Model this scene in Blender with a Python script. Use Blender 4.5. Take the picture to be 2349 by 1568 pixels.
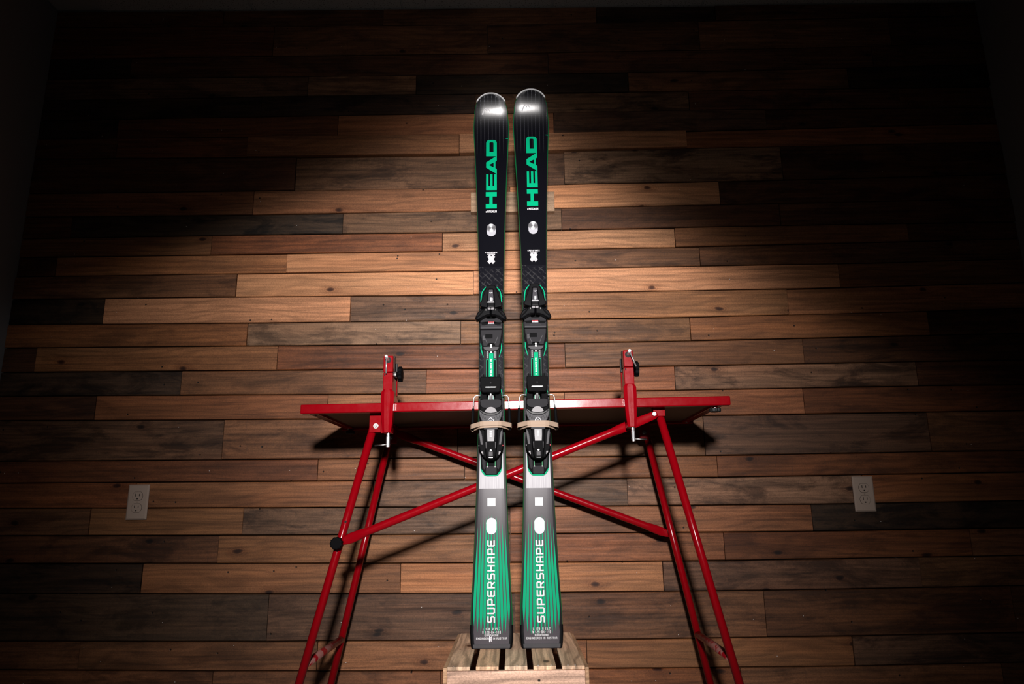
import bpy, bmesh, math, random
from mathutils import Vector, Matrix

for o in list(bpy.data.objects):
    bpy.data.objects.remove(o, do_unlink=True)
SC = bpy.context.scene
COL = SC.collection
random.seed(11)
PI = math.pi

# ------------------------------------------------------------------ camera
F = 1600.0                       # focal length in pixels of the 2349x1568 frame
TH = math.atan(F / 6884.0)       # pitch up
RHO = 0.0105                     # slight roll
CZ = 0.591                       # lens height above the floor
cam_d = bpy.data.cameras.new('camera')
cam_d.sensor_width = 36.0
cam_d.lens = F / 2349.0 * 36.0
cam_d.clip_start = 0.02
cam = bpy.data.objects.new('camera', cam_d)
COL.objects.link(cam)
cam.matrix_world = (Matrix.Translation((0, 0, CZ)) @ Matrix.Rotation(PI / 2 + TH, 4, 'X')
                    @ Matrix.Rotation(-RHO, 4, 'Z'))
SC.camera = cam

# ------------------------------------------------------------------ light
SC.view_settings.view_transform = 'Standard'
SC.view_settings.look = 'None'
SC.view_settings.gamma = 1.0
SC.view_settings.use_curve_mapping = False
SC.view_settings.exposure = 0.0
world = bpy.data.worlds.new('dark_room')
world.use_nodes = True
world.node_tree.nodes['Background'].inputs[0].default_value = (0.8, 0.9, 1.0, 1)
world.node_tree.nodes['Background'].inputs[1].default_value = 0.0012
SC.world = world

LIGHT_POS = (0.02, -0.90, 1.24)
LIGHT_W = 700.0
ld = bpy.data.lights.new('studio_flash', 'SPOT')
ld.energy = LIGHT_W
ld.color = (1.0, 0.955, 0.93)
ld.spot_size = math.radians(130)
ld.spot_blend = 0.2
ld.shadow_soft_size = 0.085
light = bpy.data.objects.new('studio_flash', ld)
COL.objects.link(light)
light.location = LIGHT_POS
light.rotation_euler = (PI / 2, 0, 0)
# beam profile of the flash, shaped by hand in its nodes: one wide pool, trimmed to a bell towards the ceiling, a little spill
BEAM = dict(u0=-0.022, v0=0.0455, su=0.195, sup=0.116, sdn=0.40, apex=0.364, flare_l=4.2, flare_r=2.6, soft=0.024, spill=0.030, spill_s=0.27)
ld.use_nodes = True
nt = ld.node_tree
em = nt.nodes['Emission']
tc = nt.nodes.new('ShaderNodeTexCoord')
sp = nt.nodes.new('ShaderNodeSeparateXYZ')
nt.links.new(tc.outputs['Normal'], sp.inputs[0])
def lmath(op, a, b=None):
    n = nt.nodes.new('ShaderNodeMath'); n.operation = op
    for i, v in enumerate((a, b)):
        if v is None: continue
        if isinstance(v, (int, float)): n.inputs[i].default_value = v
        else: nt.links.new(v, n.inputs[i])
    return n.outputs[0]
lz = lmath('MAXIMUM', lmath('ABSOLUTE', sp.outputs[2]), 0.02)
lu = lmath('DIVIDE', sp.outputs[0], lz)
lv = lmath('DIVIDE', sp.outputs[1], lz)
du = lmath('SUBTRACT', lu, BEAM['u0'])
dv = lmath('SUBTRACT', lv, BEAM['v0'])
def sq(x): return lmath('MULTIPLY', x, x)
def gauss(q): return lmath('EXPONENT', lmath('MULTIPLY', q, -0.5))
pool = gauss(lmath('ADD', sq(lmath('DIVIDE', du, BEAM['su'])),
             lmath('ADD', sq(lmath('DIVIDE', lmath('MAXIMUM', dv, 0.0), BEAM['sup'])), sq(lmath('DIVIDE', lmath('MINIMUM', dv, 0.0), BEAM['sdn'])))))
left = lmath('LESS_THAN', du, 0.0)
flare = lmath('ADD', BEAM['flare_r'], lmath('MULTIPLY', left, BEAM['flare_l'] - BEAM['flare_r']))
edge = lmath('SUBTRACT', lmath('MULTIPLY', sq(lmath('MAXIMUM', lmath('SUBTRACT', BEAM['apex'], lv), 0.0)), flare), lmath('ABSOLUTE', du))
bell = lmath('DIVIDE', 1.0, lmath('ADD', 1.0, lmath('EXPONENT', lmath('DIVIDE', edge, -BEAM['soft']))))
spill = lmath('MULTIPLY', gauss(lmath('ADD', sq(lmath('DIVIDE', du, BEAM['spill_s'])), sq(lmath('DIVIDE', lmath('SUBTRACT', lv, 0.08), 0.35)))), BEAM['spill'])
tot = lmath('ADD', lmath('MULTIPLY', pool, bell), spill)
nt.links.new(tot, em.inputs['Strength'])

# ------------------------------------------------------------------ photo geometry helpers
def ray(px, py):
    u = px - 1174.5; v = 784.0 - py
    c, s = math.cos(RHO), math.sin(RHO)
    u, v = u * c + v * s, -u * s + v * c
    return Vector((u, F * math.cos(TH) - v * math.sin(TH), F * math.sin(TH) + v * math.cos(TH)))
def at_plane(px, py, p, n):
    r = ray(px, py); c = Vector((0, 0, CZ))
    t = (Vector(p) - c).dot(n) / r.dot(n)
    return c + r * t
def atY(px, py, Y): return at_plane(px, py, (0, Y, 0), Vector((0, 1, 0)))
def atZ(px, py, Z): return at_plane(px, py, (0, 0, Z), Vector((0, 0, 1)))
def lerp_table(tab, x):
    if x <= tab[0][0]:
        (a, b), (c, d) = tab[0], tab[1]
        return b
    for (a, b), (c, d) in zip(tab, tab[1:]):
        if x <= c: return b + (d - b) * (x - a) / (c - a)
    return tab[-1][1]
def lin_table(tab, x):           # linear with extrapolation
    for (a, b), (c, d) in zip(tab, tab[1:]):
        if x <= c: return b + (d - b) * (x - a) / (c - a)
    (a, b), (c, d) = tab[-2], tab[-1]
    return b + (d - b) * (x - a) / (c - a)

# ------------------------------------------------------------------ materials
MATS = {}
def mat(name, col, rough=0.5, metal=0.0, coat=0.0, spec=0.5):
    if name in MATS: return MATS[name]
    m = bpy.data.materials.new(name); m.use_nodes = True
    b = m.node_tree.nodes['Principled BSDF']
    b.inputs['Base Color'].default_value = (*col, 1)
    b.inputs['Roughness'].default_value = rough
    b.inputs['Metallic'].default_value = metal
    b.inputs['Coat Weight'].default_value = coat
    b.inputs['Coat Roughness'].default_value = 0.08
    b.inputs['Specular IOR Level'].default_value = spec
    MATS[name] = m
    return m
class N:
    """small node helper"""
    def __init__(s, m): s.t = m.node_tree; s.b = s.t.nodes['Principled BSDF']
    def new(s, kind, **kw):
        n = s.t.nodes.new('ShaderNode' + kind)
        for k, v in kw.items(): setattr(n, k, v)
        return n
    def put(s, v, sock):
        if hasattr(v, 'is_linked'): s.t.links.new(v, sock)
        elif isinstance(v, (tuple, list)) and len(v) == 3 and sock.type == 'RGBA': sock.default_value = (*v, 1)
        else: sock.default_value = v
    def math(s, op, a, b=None, c=None, clamp=False):
        n = s.new('Math', operation=op, use_clamp=clamp)
        for i, v in enumerate((a, b, c)):
            if v is not None: s.put(v, n.inputs[i])
        return n.outputs[0]
    def mix(s, f, a, b, kind='MIX'):
        n = s.new('Mix', data_type='RGBA', blend_type=kind)
        s.put(f, n.inputs[0]); s.put(a, n.inputs[6]); s.put(b, n.inputs[7])
        return n.outputs[2]
    def ramp(s, f, stops):
        n = s.new('ValToRGB'); e = n.color_ramp.elements
        while len(e) < len(stops): e.new(0.5)
        for x, (p, c) in zip(e, stops):
            x.position = p
            x.color = (c, c, c, 1) if isinstance(c, (int, float)) else (*c, 1)
        s.put(f, n.inputs[0])
        return n.outputs[0]
    def noise(s, vec, scale, detail=4, rough=0.55, dist=0.0):
        n = s.new('TexNoise'); s.put(vec, n.inputs['Vector'])
        n.inputs['Scale'].default_value = scale; n.inputs['Detail'].default_value = detail
        n.inputs['Roughness'].default_value = rough; n.inputs['Distortion'].default_value = dist
        return n.outputs[0]
    def mapping(s, vec, scale):
        n = s.new('Mapping'); s.put(vec, n.inputs[0]); n.inputs['Scale'].default_value = scale
        return n.outputs[0]
    def bump(s, h, strength, dist=0.002):
        n = s.new('Bump'); s.put(h, n.inputs['Height']); n.inputs['Strength'].default_value = strength
        n.inputs['Distance'].default_value = dist
        s.t.links.new(n.outputs[0], s.b.inputs['Normal'])

def wood_material(name, knots=True, stains=True, gloss=0.62, grain=0.5):
    """board lies along local x, face spans local z; object colour is its timber tone, alpha its staining"""
    m = bpy.data.materials.new(name); m.use_nodes = True
    n = N(m)
    oi = n.new('ObjectInfo'); tcn = n.new('TexCoord')
    off = n.new('VectorMath', operation='MULTIPLY'); 
    cmb = n.new('CombineXYZ')
    n.put(n.math('MULTIPLY', oi.outputs['Random'], 91.0), cmb.inputs[0])
    n.put(n.math('MULTIPLY', oi.outputs['Random'], 37.0), cmb.inputs[1])
    n.put(n.math('MULTIPLY', oi.outputs['Random'], 53.0), cmb.inputs[2])
    add = n.new('VectorMath', operation='ADD')
    n.put(tcn.outputs['Object'], add.inputs[0]); n.put(cmb.outputs[0], add.inputs[1])
    V = add.outputs[0]
    # cathedral grain: bands across the board bent by slow noise
    warp = n.noise(n.mapping(V, (1.6, 1, 9)), 1.0, 3, 0.5)
    sx = n.new('SeparateXYZ'); n.put(V, sx.inputs[0])
    ring = n.math('SINE', n.math('ADD', n.math('MULTIPLY', sx.outputs[2], 260.0), n.math('MULTIPLY', warp, 46.0)))
    ring = n.math('MULTIPLY_ADD', ring, 0.5, 0.5)
    fine = n.noise(n.mapping(V, (3.0, 60, 170)), 1.0, 5, 0.65)
    streak = n.noise(n.mapping(V, (1.1, 20, 34)), 1.0, 4, 0.6)
    tone = n.noise(n.mapping(V, (2.2, 5, 5)), 1.0, 3, 0.5)
    base = oi.outputs['Color']
    g1 = n.ramp(fine, [(0.30, 0.62), (0.62, 1.12)])
    g2 = n.ramp(streak, [(0.28, 0.66), (0.62, 1.10)])
    g3 = n.ramp(ring, [(0.0, 1.0 - 0.42 * grain), (0.55, 1.03)])
    g4 = n.ramp(tone, [(0.3, 0.78), (0.7, 1.16)])
    c = n.mix(1.0, base, g1, 'MULTIPLY'); c = n.mix(1.0, c, g2, 'MULTIPLY')
    c = n.mix(1.0, c, g3, 'MULTIPLY'); c = n.mix(1.0, c, g4, 'MULTIPLY')
    grit = n.noise(n.mapping(V, (230, 60, 330)), 1.0, 3, 0.7)
    c = n.mix(1.0, c, n.ramp(grit, [(0.32, 0.74), (0.66, 1.16)]), 'MULTIPLY')
    # warm / grey drift along the board
    c = n.mix(n.ramp(n.noise(n.mapping(V, (1.2, 3, 7)), 1.0, 2), [(0.42, 0.0), (0.75, 0.35)]), c,
              n.mix(1.0, c, (1.15, 0.80, 0.55), 'MULTIPLY'))
    hgt = n.math('MULTIPLY_ADD', fine, 0.6, n.math('MULTIPLY', ring, 0.25 * grain))
    if stains:
        st = n.noise(n.mapping(V, (5, 9, 16)), 1.0, 6, 0.68, 0.6)
        sf = n.math('MULTIPLY', n.ramp(st, [(0.47, 0.0), (0.61, 1.0)]), oi.outputs['Alpha'])
        c = n.mix(sf, c, n.mix(1.0, c, (0.20, 0.165, 0.14), 'MULTIPLY'))
        ed = n.noise(n.mapping(V, (1.3, 3, 26)), 1.0, 3, 0.6)
        sf2 = n.math('MULTIPLY', n.ramp(ed, [(0.55, 0.0), (0.70, 0.75)]), oi.outputs['Alpha'])
        c = n.mix(sf2, c, n.mix(1.0, c, (0.32, 0.26, 0.22), 'MULTIPLY'))
        # rough saw strokes leaning across the board
        sw = n.new('Mapping'); n.put(V, sw.inputs[0]); sw.inputs['Scale'].default_value = (230, 1, 28)
        sw.inputs['Rotation'].default_value = (0, 0.5, 0)
        saw = n.noise(sw.outputs[0], 1.0, 2)
        c = n.mix(n.math('MULTIPLY', n.ramp(saw, [(0.60, 0.0), (0.78, 0.5)]), oi.outputs['Alpha']), c, (0.03, 0.022, 0.018))
    if knots:
        vo = n.new('TexVoronoi', feature='F1', voronoi_dimensions='2D')
        def flat2(kx, kz):
            q = n.new('CombineXYZ'); n.put(n.math('MULTIPLY', sx.outputs[0], kx), q.inputs[0]); n.put(n.math('MULTIPLY', sx.outputs[2], kz), q.inputs[1])
            return q.outputs[0]
        vo.inputs['Scale'].default_value = 1.0
        wv = n.new('VectorMath', operation='ADD')
        n.put(flat2(4.2, 8.0), wv.inputs[0])
        nn = n.new('TexNoise'); n.put(V, nn.inputs['Vector']); nn.inputs['Scale'].default_value = 22
        nv = n.new('VectorMath', operation='SCALE'); n.put(nn.outputs['Color'], nv.inputs[0]); nv.inputs['Scale'].default_value = 0.10
        n.put(nv.outputs[0], wv.inputs[1])
        n.put(wv.outputs[0], vo.inputs['Vector'])
        kd = vo.outputs['Distance']
        kr = n.new('SeparateColor'); n.put(vo.outputs['Color'], kr.inputs[0])
        kon = n.math('GREATER_THAN', kr.outputs[0], 0.80)
        core = n.math('MULTIPLY', n.ramp(kd, [(0.035, 1.0), (0.075, 0.0)]), kon)
        halo = n.math('MULTIPLY', n.ramp(kd, [(0.06, 0.75), (0.22, 0.0)]), kon)
        rings = n.math('MULTIPLY_ADD', n.math('SINE', n.math('MULTIPLY', kd, 150.0)), 0.5, 0.5)
        c = n.mix(n.math('MULTIPLY', halo, n.math('MULTIPLY_ADD', rings, 0.5, 0.35)), c, n.mix(1.0, c, (0.50, 0.36, 0.26), 'MULTIPLY'))
        c = n.mix(core, c, n.mix(1.0, c, (0.16, 0.11, 0.09), 'MULTIPLY'))
        # nail holes
        vn = n.new('TexVoronoi', feature='F1', voronoi_dimensions='2D'); vn.inputs['Scale'].default_value = 1.0
        n.put(flat2(13, 13), vn.inputs['Vector'])
        kn = n.new('SeparateColor'); n.put(vn.outputs['Color'], kn.inputs[0])
        hole = n.math('MULTIPLY', n.ramp(vn.outputs['Distance'], [(0.025, 1.0), (0.05, 0.0)]), n.math('GREATER_THAN', kn.outputs[0], 0.90))
        c = n.mix(hole, c, (0.006, 0.004, 0.003))
        hgt = n.math('SUBTRACT', hgt, n.math('MULTIPLY', hole, 1.5))
        vs = n.new('TexVoronoi', feature='F1', voronoi_dimensions='2D'); vs.inputs['Scale'].default_value = 1.0
        n.put(flat2(18, 22), vs.inputs['Vector'])
        ks = n.new('SeparateColor'); n.put(vs.outputs['Color'], ks.inputs[0])
        speck = n.math('MULTIPLY', n.math('LESS_THAN', vs.outputs['Distance'], 0.020), n.math('GREATER_THAN', ks.outputs[1], 0.965))
        c = n.mix(speck, c, (0.85, 0.82, 0.80))
    n.put(c, n.b.inputs['Base Color'])
    n.put(n.ramp(fine, [(0.3, gloss + 0.1), (0.7, gloss - 0.12)]), n.b.inputs['Roughness'])
    n.b.inputs['Specular IOR Level'].default_value = 0.35
    n.bump(hgt, 0.5, 0.0012)
    MATS[name] = m
    return m

RECLAIMED = wood_material('reclaimed_timber')
PINE = wood_material('planed_pine', stains=False, gloss=0.55, grain=0.95)

def red_paint():
    m = mat('red_powder_coat', (0.27, 0.0008, 0.005), 0.22, 0.0, 0.0, 0.30)
    n = N(m); tcn = n.new('TexCoord'); V = tcn.outputs['Object']
    ch = n.noise(V, 160, 5, 0.7); big = n.noise(V, 11, 2)
    f = n.math('MULTIPLY', n.ramp(ch, [(0.74, 0.0), (0.77, 1.0)]), n.ramp(big, [(0.52, 0.0), (0.62, 1.0)]))
    n.put(n.mix(f, (0.27, 0.0008, 0.005), (0.55, 0.38, 0.36)), n.b.inputs['Base Color'])
    n.put(n.ramp(n.noise(V, 40, 3), [(0.3, 0.17), (0.7, 0.24)]), n.b.inputs['Roughness'])
    n.bump(ch, 0.08, 0.0006)
    return m
RED = red_paint()
def patchy_red():
    m = mat('patchy_red_paint', (0.4, 0.01, 0.012), 0.42)
    n = N(m); tcn = n.new('TexCoord'); V = tcn.outputs['Object']
    f = n.ramp(n.noise(V, 26, 3, 0.5, 0.8), [(0.47, 0.0), (0.53, 1.0)])
    n.put(n.mix(f, (0.27, 0.003, 0.008), (0.33, 0.14, 0.125)), n.b.inputs['Base Color'])  # paler patches mixed into the red
    return m
PATCHY = patchy_red()
CHROME = mat('chrome', (0.62, 0.62, 0.64), 0.27, 0.72)
STEEL = mat('dull_steel', (0.42, 0.41, 0.40), 0.38, 1.0)
ALU = mat('brushed_aluminium', (0.60, 0.60, 0.63), 0.36, 1.0)
ALU2 = mat('frosted_aluminium', (0.40, 0.40, 0.44), 0.6, .5)
BLACK = mat('black_plastic', (0.0028, 0.0028, 0.0034), 0.68, spec=.07)
BLACKG = mat('gloss_black_plastic', (0.003, 0.003, 0.004), 0.30, 0.0, 0.0, .15)
GREYP = mat('grey_nylon', (0.024, 0.023, 0.026), 0.68, spec=.10)
GREY2 = mat('mid_grey_plastic', (0.055, 0.053, 0.058), 0.5, spec=.18)
GREYL = mat('light_grey_plastic', (0.22, 0.21, 0.22), 0.45, spec=.3)
SMOKE = mat('smoked_clear_plastic', (0.05, 0.047, 0.055), 0.30, 0.0, 0.0, .25)
RUBBER = mat('black_rubber', (0.010, 0.010, 0.010), 0.60)
GREEN = mat('green_print', (0.000, 0.345, 0.165), 0.5, spec=.05)
GREEN2 = mat('green_sidewall', (0.004, 0.24, 0.075), 0.45, spec=.2)
WHITE = mat('white_print', (0.70, 0.69, 0.72), 0.55, spec=.1)
SILVERP = mat('silver_print', (0.60, 0.60, 0.62), 0.55, spec=.1)
RED_P = mat('red_print', (0.45, 0.01, 0.02), 0.4)
BAND = mat('beige_rubber', (0.38, 0.275, 0.205), 0.6, spec=.15)
PLATE = mat('almond_plastic', (0.41, 0.315, 0.26), 0.42, spec=.2)
HOLE = mat('dark_slot', (0.01, 0.008, 0.007), 0.8)
EDGE = mat('steel_edge', (0.30, 0.30, 0.31), 0.35, 1.0)
TIPW = mat('white_tip_trim', (0.80, 0.80, 0.82), 0.30)
UNDER = mat('dark_hardboard', (0.020, 0.014, 0.011), 0.55)
WALLP = mat('grey_wall_paint', (0.22, 0.23, 0.25), 0.8)
BACKING = mat('wall_backing', (0.10, 0.06, 0.04), 0.9)
def floor_mat():
    m = mat('worn_concrete', (0.16, 0.15, 0.14), 0.7)
    n = N(m); tcn = n.new('TexCoord')
    f = n.noise(tcn.outputs['Object'], 5, 6, 0.6)
    n.put(n.mix(n.ramp(f, [(0.3, 0.0), (0.7, 1.0)]), (0.12, 0.11, 0.10), (0.20, 0.19, 0.175)), n.b.inputs['Base Color'])
    return m
FLOORM = floor_mat()
def tile_mat():
    m = mat('speckled_ceiling_tile', (0.55, 0.54, 0.52), 0.9)
    n = N(m); tcn = n.new('TexCoord')
    v = n.noise(tcn.outputs['Object'], 190, 2, 0.5)
    f = n.ramp(v, [(0.60, 0.0), (0.66, 1.0)])
    n.put(n.mix(f, (0.55, 0.54, 0.52), (0.16, 0.15, 0.14)), n.b.inputs['Base Color'])
    n.bump(v, 0.4, 0.002)
    return m
TILE = tile_mat()

# ------------------------------------------------------------------ mesh helpers
def link(name, me, m=None, parent=None, smooth=False, bevel=0.0, seg=2, auto=None):
    o = bpy.data.objects.new(name, me)
    COL.objects.link(o)
    if m is not None: me.materials.append(m)
    if parent is not None: o.parent = parent
    if smooth:
        for p in me.polygons: p.use_smooth = True
    if bevel:
        b = o.modifiers.new('bevel', 'BEVEL'); b.width = bevel; b.segments = seg; b.limit_method = 'ANGLE'
        b.angle_limit = math.radians(40)
        b.harden_normals = False
    return o
def mesh(verts, faces):
    me = bpy.data.meshes.new('m')
    me.from_pydata([tuple(v) for v in verts], [], faces)
    bm = bmesh.new(); bm.from_mesh(me)
    bmesh.ops.recalc_face_normals(bm, faces=bm.faces)
    bm.to_mesh(me); bm.free()
    me.update()
    return me
class MB:
    def __init__(s): s.v = []; s.f = []
    def add(s, v, f):
        k = len(s.v); s.v += [tuple(x) for x in v]; s.f += [tuple(i + k for i in q) for q in f]; return s
    def box(s, x0, x1, y0, y1, z0, z1):
        return s.add([(x0,y0,z0),(x1,y0,z0),(x1,y1,z0),(x0,y1,z0),(x0,y0,z1),(x1,y0,z1),(x1,y1,z1),(x0,y1,z1)],
                     [(0,3,2,1),(4,5,6,7),(0,1,5,4),(1,2,6,5),(2,3,7,6),(3,0,4,7)])
    def loft(s, rings, caps=True, close=True):
        n = len(rings[0]); vs = [p for r in rings for p in r]; fs = []
        for a in range(len(rings) - 1):
            for i in range(n if close else n - 1):
                j = (i + 1) % n
                fs.append((a*n+i, a*n+j, (a+1)*n+j, (a+1)*n+i))
        if caps:
            fs.append(tuple(reversed(range(n)))); fs.append(tuple((len(rings)-1)*n+i for i in range(n)))
        return s.add(vs, fs)
    def tube(s, pts, r, n=14, caps=True):
        pts = [Vector(p) for p in pts]
        rad = r if isinstance(r, (list, tuple)) else [r] * len(pts)
        rings = []; ref = None
        for i, p in enumerate(pts):
            d = (pts[min(i+1, len(pts)-1)] - pts[max(i-1, 0)]).normalized()
            if ref is None:
                ref = Vector((0, 0, 1)) if abs(d.z) < 0.9 else Vector((1, 0, 0))
            a = d.cross(ref).normalized(); b = d.cross(a).normalized(); ref = -b if False else a.cross(d)
            rings.append([p + a * math.cos(t) * rad[i] + b * math.sin(t) * rad[i] for t in [2*PI*k/n for k in range(n)]])
        return s.loft(rings, caps)
    def cyl(s, c0, c1, r0, r1=None, n=24):
        return s.tube([c0, c1], [r0, r0 if r1 is None else r1], n)
    def prism(s, poly, z0, z1, top=None):
        """poly: (x, y) list; top: other outline of the same length"""
        top = top or poly
        return s.loft([[(x, y, z0) for x, y in poly], [(x, y, z1) for x, y in top]])
    def flat(s, poly, z):
        return s.add([(x, y, z) for x, y in poly], [tuple(range(len(poly)))])
    def build(s, name, m, parent=None, smooth=False, bevel=0.0, seg=2):
        return link(name, mesh(s.v, s.f), m, parent, smooth, bevel, seg)
def empty(name, loc=(0, 0, 0)):
    o = bpy.data.objects.new(name, None); COL.objects.link(o); o.location = loc
    o.empty_display_size = 0.05
    return o
def tag(o, label, cat=None, group=None, kind=None):
    o['label'] = label
    if cat: o['category'] = cat
    if group: o['group'] = group
    if kind: o['kind'] = kind
    return o
def struct(o, label, cat):
    o['kind'] = 'structure'; o['label'] = label; o['category'] = cat
    return o

# ------------------------------------------------------------------ room shell
DW = 2.44                                    # nominal face of the plank wall
CEIL = atY(1150, 18, DW).z
XL = atY(47, 574, DW).x
XR = atY(2338, 560, DW).x
def slab(name, m, x0, x1, y0, y1, z0, z1, label, cat):
    o = MB().box(x0, x1, y0, y1, z0, z1).build(name, m)
    return struct(o, label, cat)
slab('floor', FLOORM, XL - .1, XR + .1, -3.2, DW + .15, -0.05, 0.0, 'worn grey concrete floor of the room', 'floor')
slab('wall_left', WALLP, XL - .1, XL, -3.2, DW + .15, 0, CEIL, 'plain grey painted wall left of the planks', 'wall')
slab('wall_right', WALLP, XR, XR + .1, -3.2, DW + .15, 0, CEIL, 'plain grey painted wall right of the planks', 'wall')
ceil = slab('ceiling', mat('ceiling_grid', (0.5, 0.5, 0.49), 0.6), XL - .1, XR + .1, -3.2, DW + .15, CEIL + .012, CEIL + .06,
            'suspended ceiling of speckled pale tiles above the plank wall', 'ceiling')
TW = 0.606
tile_me = None
for j in range(3):
    for i in range(6):
        x0 = XL + i * TW; y1 = DW + .03 - j * TW
        if tile_me is None:
            tile_me = mesh(*(lambda b: (b.v, b.f))(MB().box(.004, TW - .004, -TW + .004, -.004, -.006, .0)))
            tile_me.materials.append(TILE)
        t = bpy.data.objects.new('ceiling_tile', tile_me); COL.objects.link(t)
        t.parent = ceil; t.location = (x0 + .18, y1, CEIL + .012)
wall = MB().box(XL, XR, DW + .022, DW + .12, 0, CEIL).build('wall_back', BACKING)
struct(wall, 'back wall clad in reclaimed wooden planks of many browns', 'wall')

# row boundaries measured on the photograph (pixel polylines), top to bottom
BOUND = [
 [(300,33),(1124,19),(1900,8)],
 [(204,64),(628,61),(1124,57.5),(1640,48.5),(2018,41)],
 [(255,135),(593,130),(1119,124),(1604,116),(2018,106)],
 [(220,181),(707,176.5),(1257,170),(1711,163),(1944,157)],
 [(158,230),(707,221),(1150,215),(1711,208),(2063,201.6)],
 [(271,274),(766,265.6),(1272,259),(1579,253.7),(2018,248.6)],
 [(276,318),(766,313),(1272,307.5),(1574,302),(1910,293)],
 [(276,364),(674,361),(1052,355.5),(1272,349),(1574,341),(1910,334)],
 [(77,445),(674,437),(1083,431.7),(1293,423),(1650,417),(1997,408)],
 [(66,498),(582,493),(1083,484),(1272,478),(1653,469.6),(2171,459)],
 [(51,548),(485,540.5),(1014,534),(1288,528),(1788,518),(2079,513)],
 [(46,590.5),(485,585),(1014,577),(1262,572.5),(1604,566),(2079,554)],
 [(41,635),(544,628),(1086,620.7),(1257,617),(1607,610),(1921,605),(2349,593)],
 [(31,687),(544,681),(1086,676),(1260,672),(1808,663),(2349,647.6)],
 [(20,745),(567,741),(1057,734.6),(1581,728),(2126,714),(2349,706)],
 [(10,798),(636,793),(1057,789.5),(1584,782),(2133,769),(2349,764)],
 [(0,854),(636,849),(1298,844),(1844,834),(2349,825)],
 [(0,909),(416,906),(978,903),(1548,895),(2107,885),(2349,882)],
 [(0,964.5),(513,962.5),(1630,953),(2127,945),(2349,941)],
 [(0,1058),(511,1054),(1065,1049.5),(1614,1045),(2140,1035.5),(2349,1033)],
 [(0,1108),(730,1103),(1272,1098),(1645,1094),(2349,1082)],
 [(0,1165.6),(559,1164),(1275,1161),(1862,1156),(2349,1147.5)],
 [(0,1228),(557,1227),(1278,1223),(1867,1217.5),(2349,1210)],
 [(0,1292),(919,1291),(1283,1289),(1660,1285),(2349,1273)],
 [(0,1360.5),(613,1361.5),(1078,1360),(1754,1353),(2349,1342.6)],
 [(0,1470.6),(613,1470.6),(1346,1466.6),(1954,1458),(2349,1450)],
 [(0,1536),(485,1538),(1017,1538),(1349,1533),(1962,1527),(2349,1518)],
]
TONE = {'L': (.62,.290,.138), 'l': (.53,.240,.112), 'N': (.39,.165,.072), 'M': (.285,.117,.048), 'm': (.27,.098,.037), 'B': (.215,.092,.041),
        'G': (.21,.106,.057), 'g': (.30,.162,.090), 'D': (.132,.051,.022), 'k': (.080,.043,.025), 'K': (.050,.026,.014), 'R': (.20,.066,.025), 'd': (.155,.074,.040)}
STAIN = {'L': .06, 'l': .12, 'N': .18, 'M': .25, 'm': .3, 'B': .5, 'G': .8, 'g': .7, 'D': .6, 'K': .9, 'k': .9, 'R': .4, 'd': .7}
# per row: tones with the pixel x of each joint between them
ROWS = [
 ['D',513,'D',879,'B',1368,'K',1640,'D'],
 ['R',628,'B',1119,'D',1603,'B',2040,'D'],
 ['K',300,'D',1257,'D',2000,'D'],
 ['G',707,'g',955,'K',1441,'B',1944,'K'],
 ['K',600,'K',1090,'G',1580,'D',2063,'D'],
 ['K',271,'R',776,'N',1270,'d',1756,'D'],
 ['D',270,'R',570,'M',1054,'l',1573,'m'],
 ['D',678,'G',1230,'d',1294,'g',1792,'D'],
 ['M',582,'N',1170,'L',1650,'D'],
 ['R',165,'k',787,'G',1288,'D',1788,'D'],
 ['M',486,'m',1015,'L',1548,'M',2081,'D'],
 ['D',129,'N',658,'l',1200,'B',1605,'B'],
 ['B',543,'L',1086,'L',1924,'M'],
 ['K',239,'L',804,'G',1255,'N',1807,'N'],
 ['m',568,'g',1057,'B',1583,'M',2128,'D'],
 ['D',83,'M',637,'R',1296,'B',1842,'D'],
 ['k',416,'B',978,'m',1548,'g',2102,'D'],
 ['D',220,'m',752,'N',1295,'M',1843,'R'],
 ['d',512,'B',1050,'B',1615,'d',2130,'B'],
 ['R',729,'M',1066,'m',1645,'R'],
 ['m',312,'M',856,'d',1439,'g',1980,'m'],
 ['B',207,'M',558,'G',1170,'M',1862,'K'],
 ['D',501,'M',1170,'m',1661,'R',2227,'B'],
 ['K',326,'M',919,'N',1521,'d',2110,'B'],
 ['k',614,'d',1181,'B',1755,'D',2325,'D'],
 ['B',182,'B',728,'N',1190,'N',1346,'M',1957,'d'],
 ['B',488,'B',1010,'m',1700,'B',2301,'D'],
]
bw = []
for b in BOUND:
    bw.append([(p.x, p.z) for p in (atY(x, y, DW) for x, y in b)])
def bz(k, x): return lin_table(bw[k], x)
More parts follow.
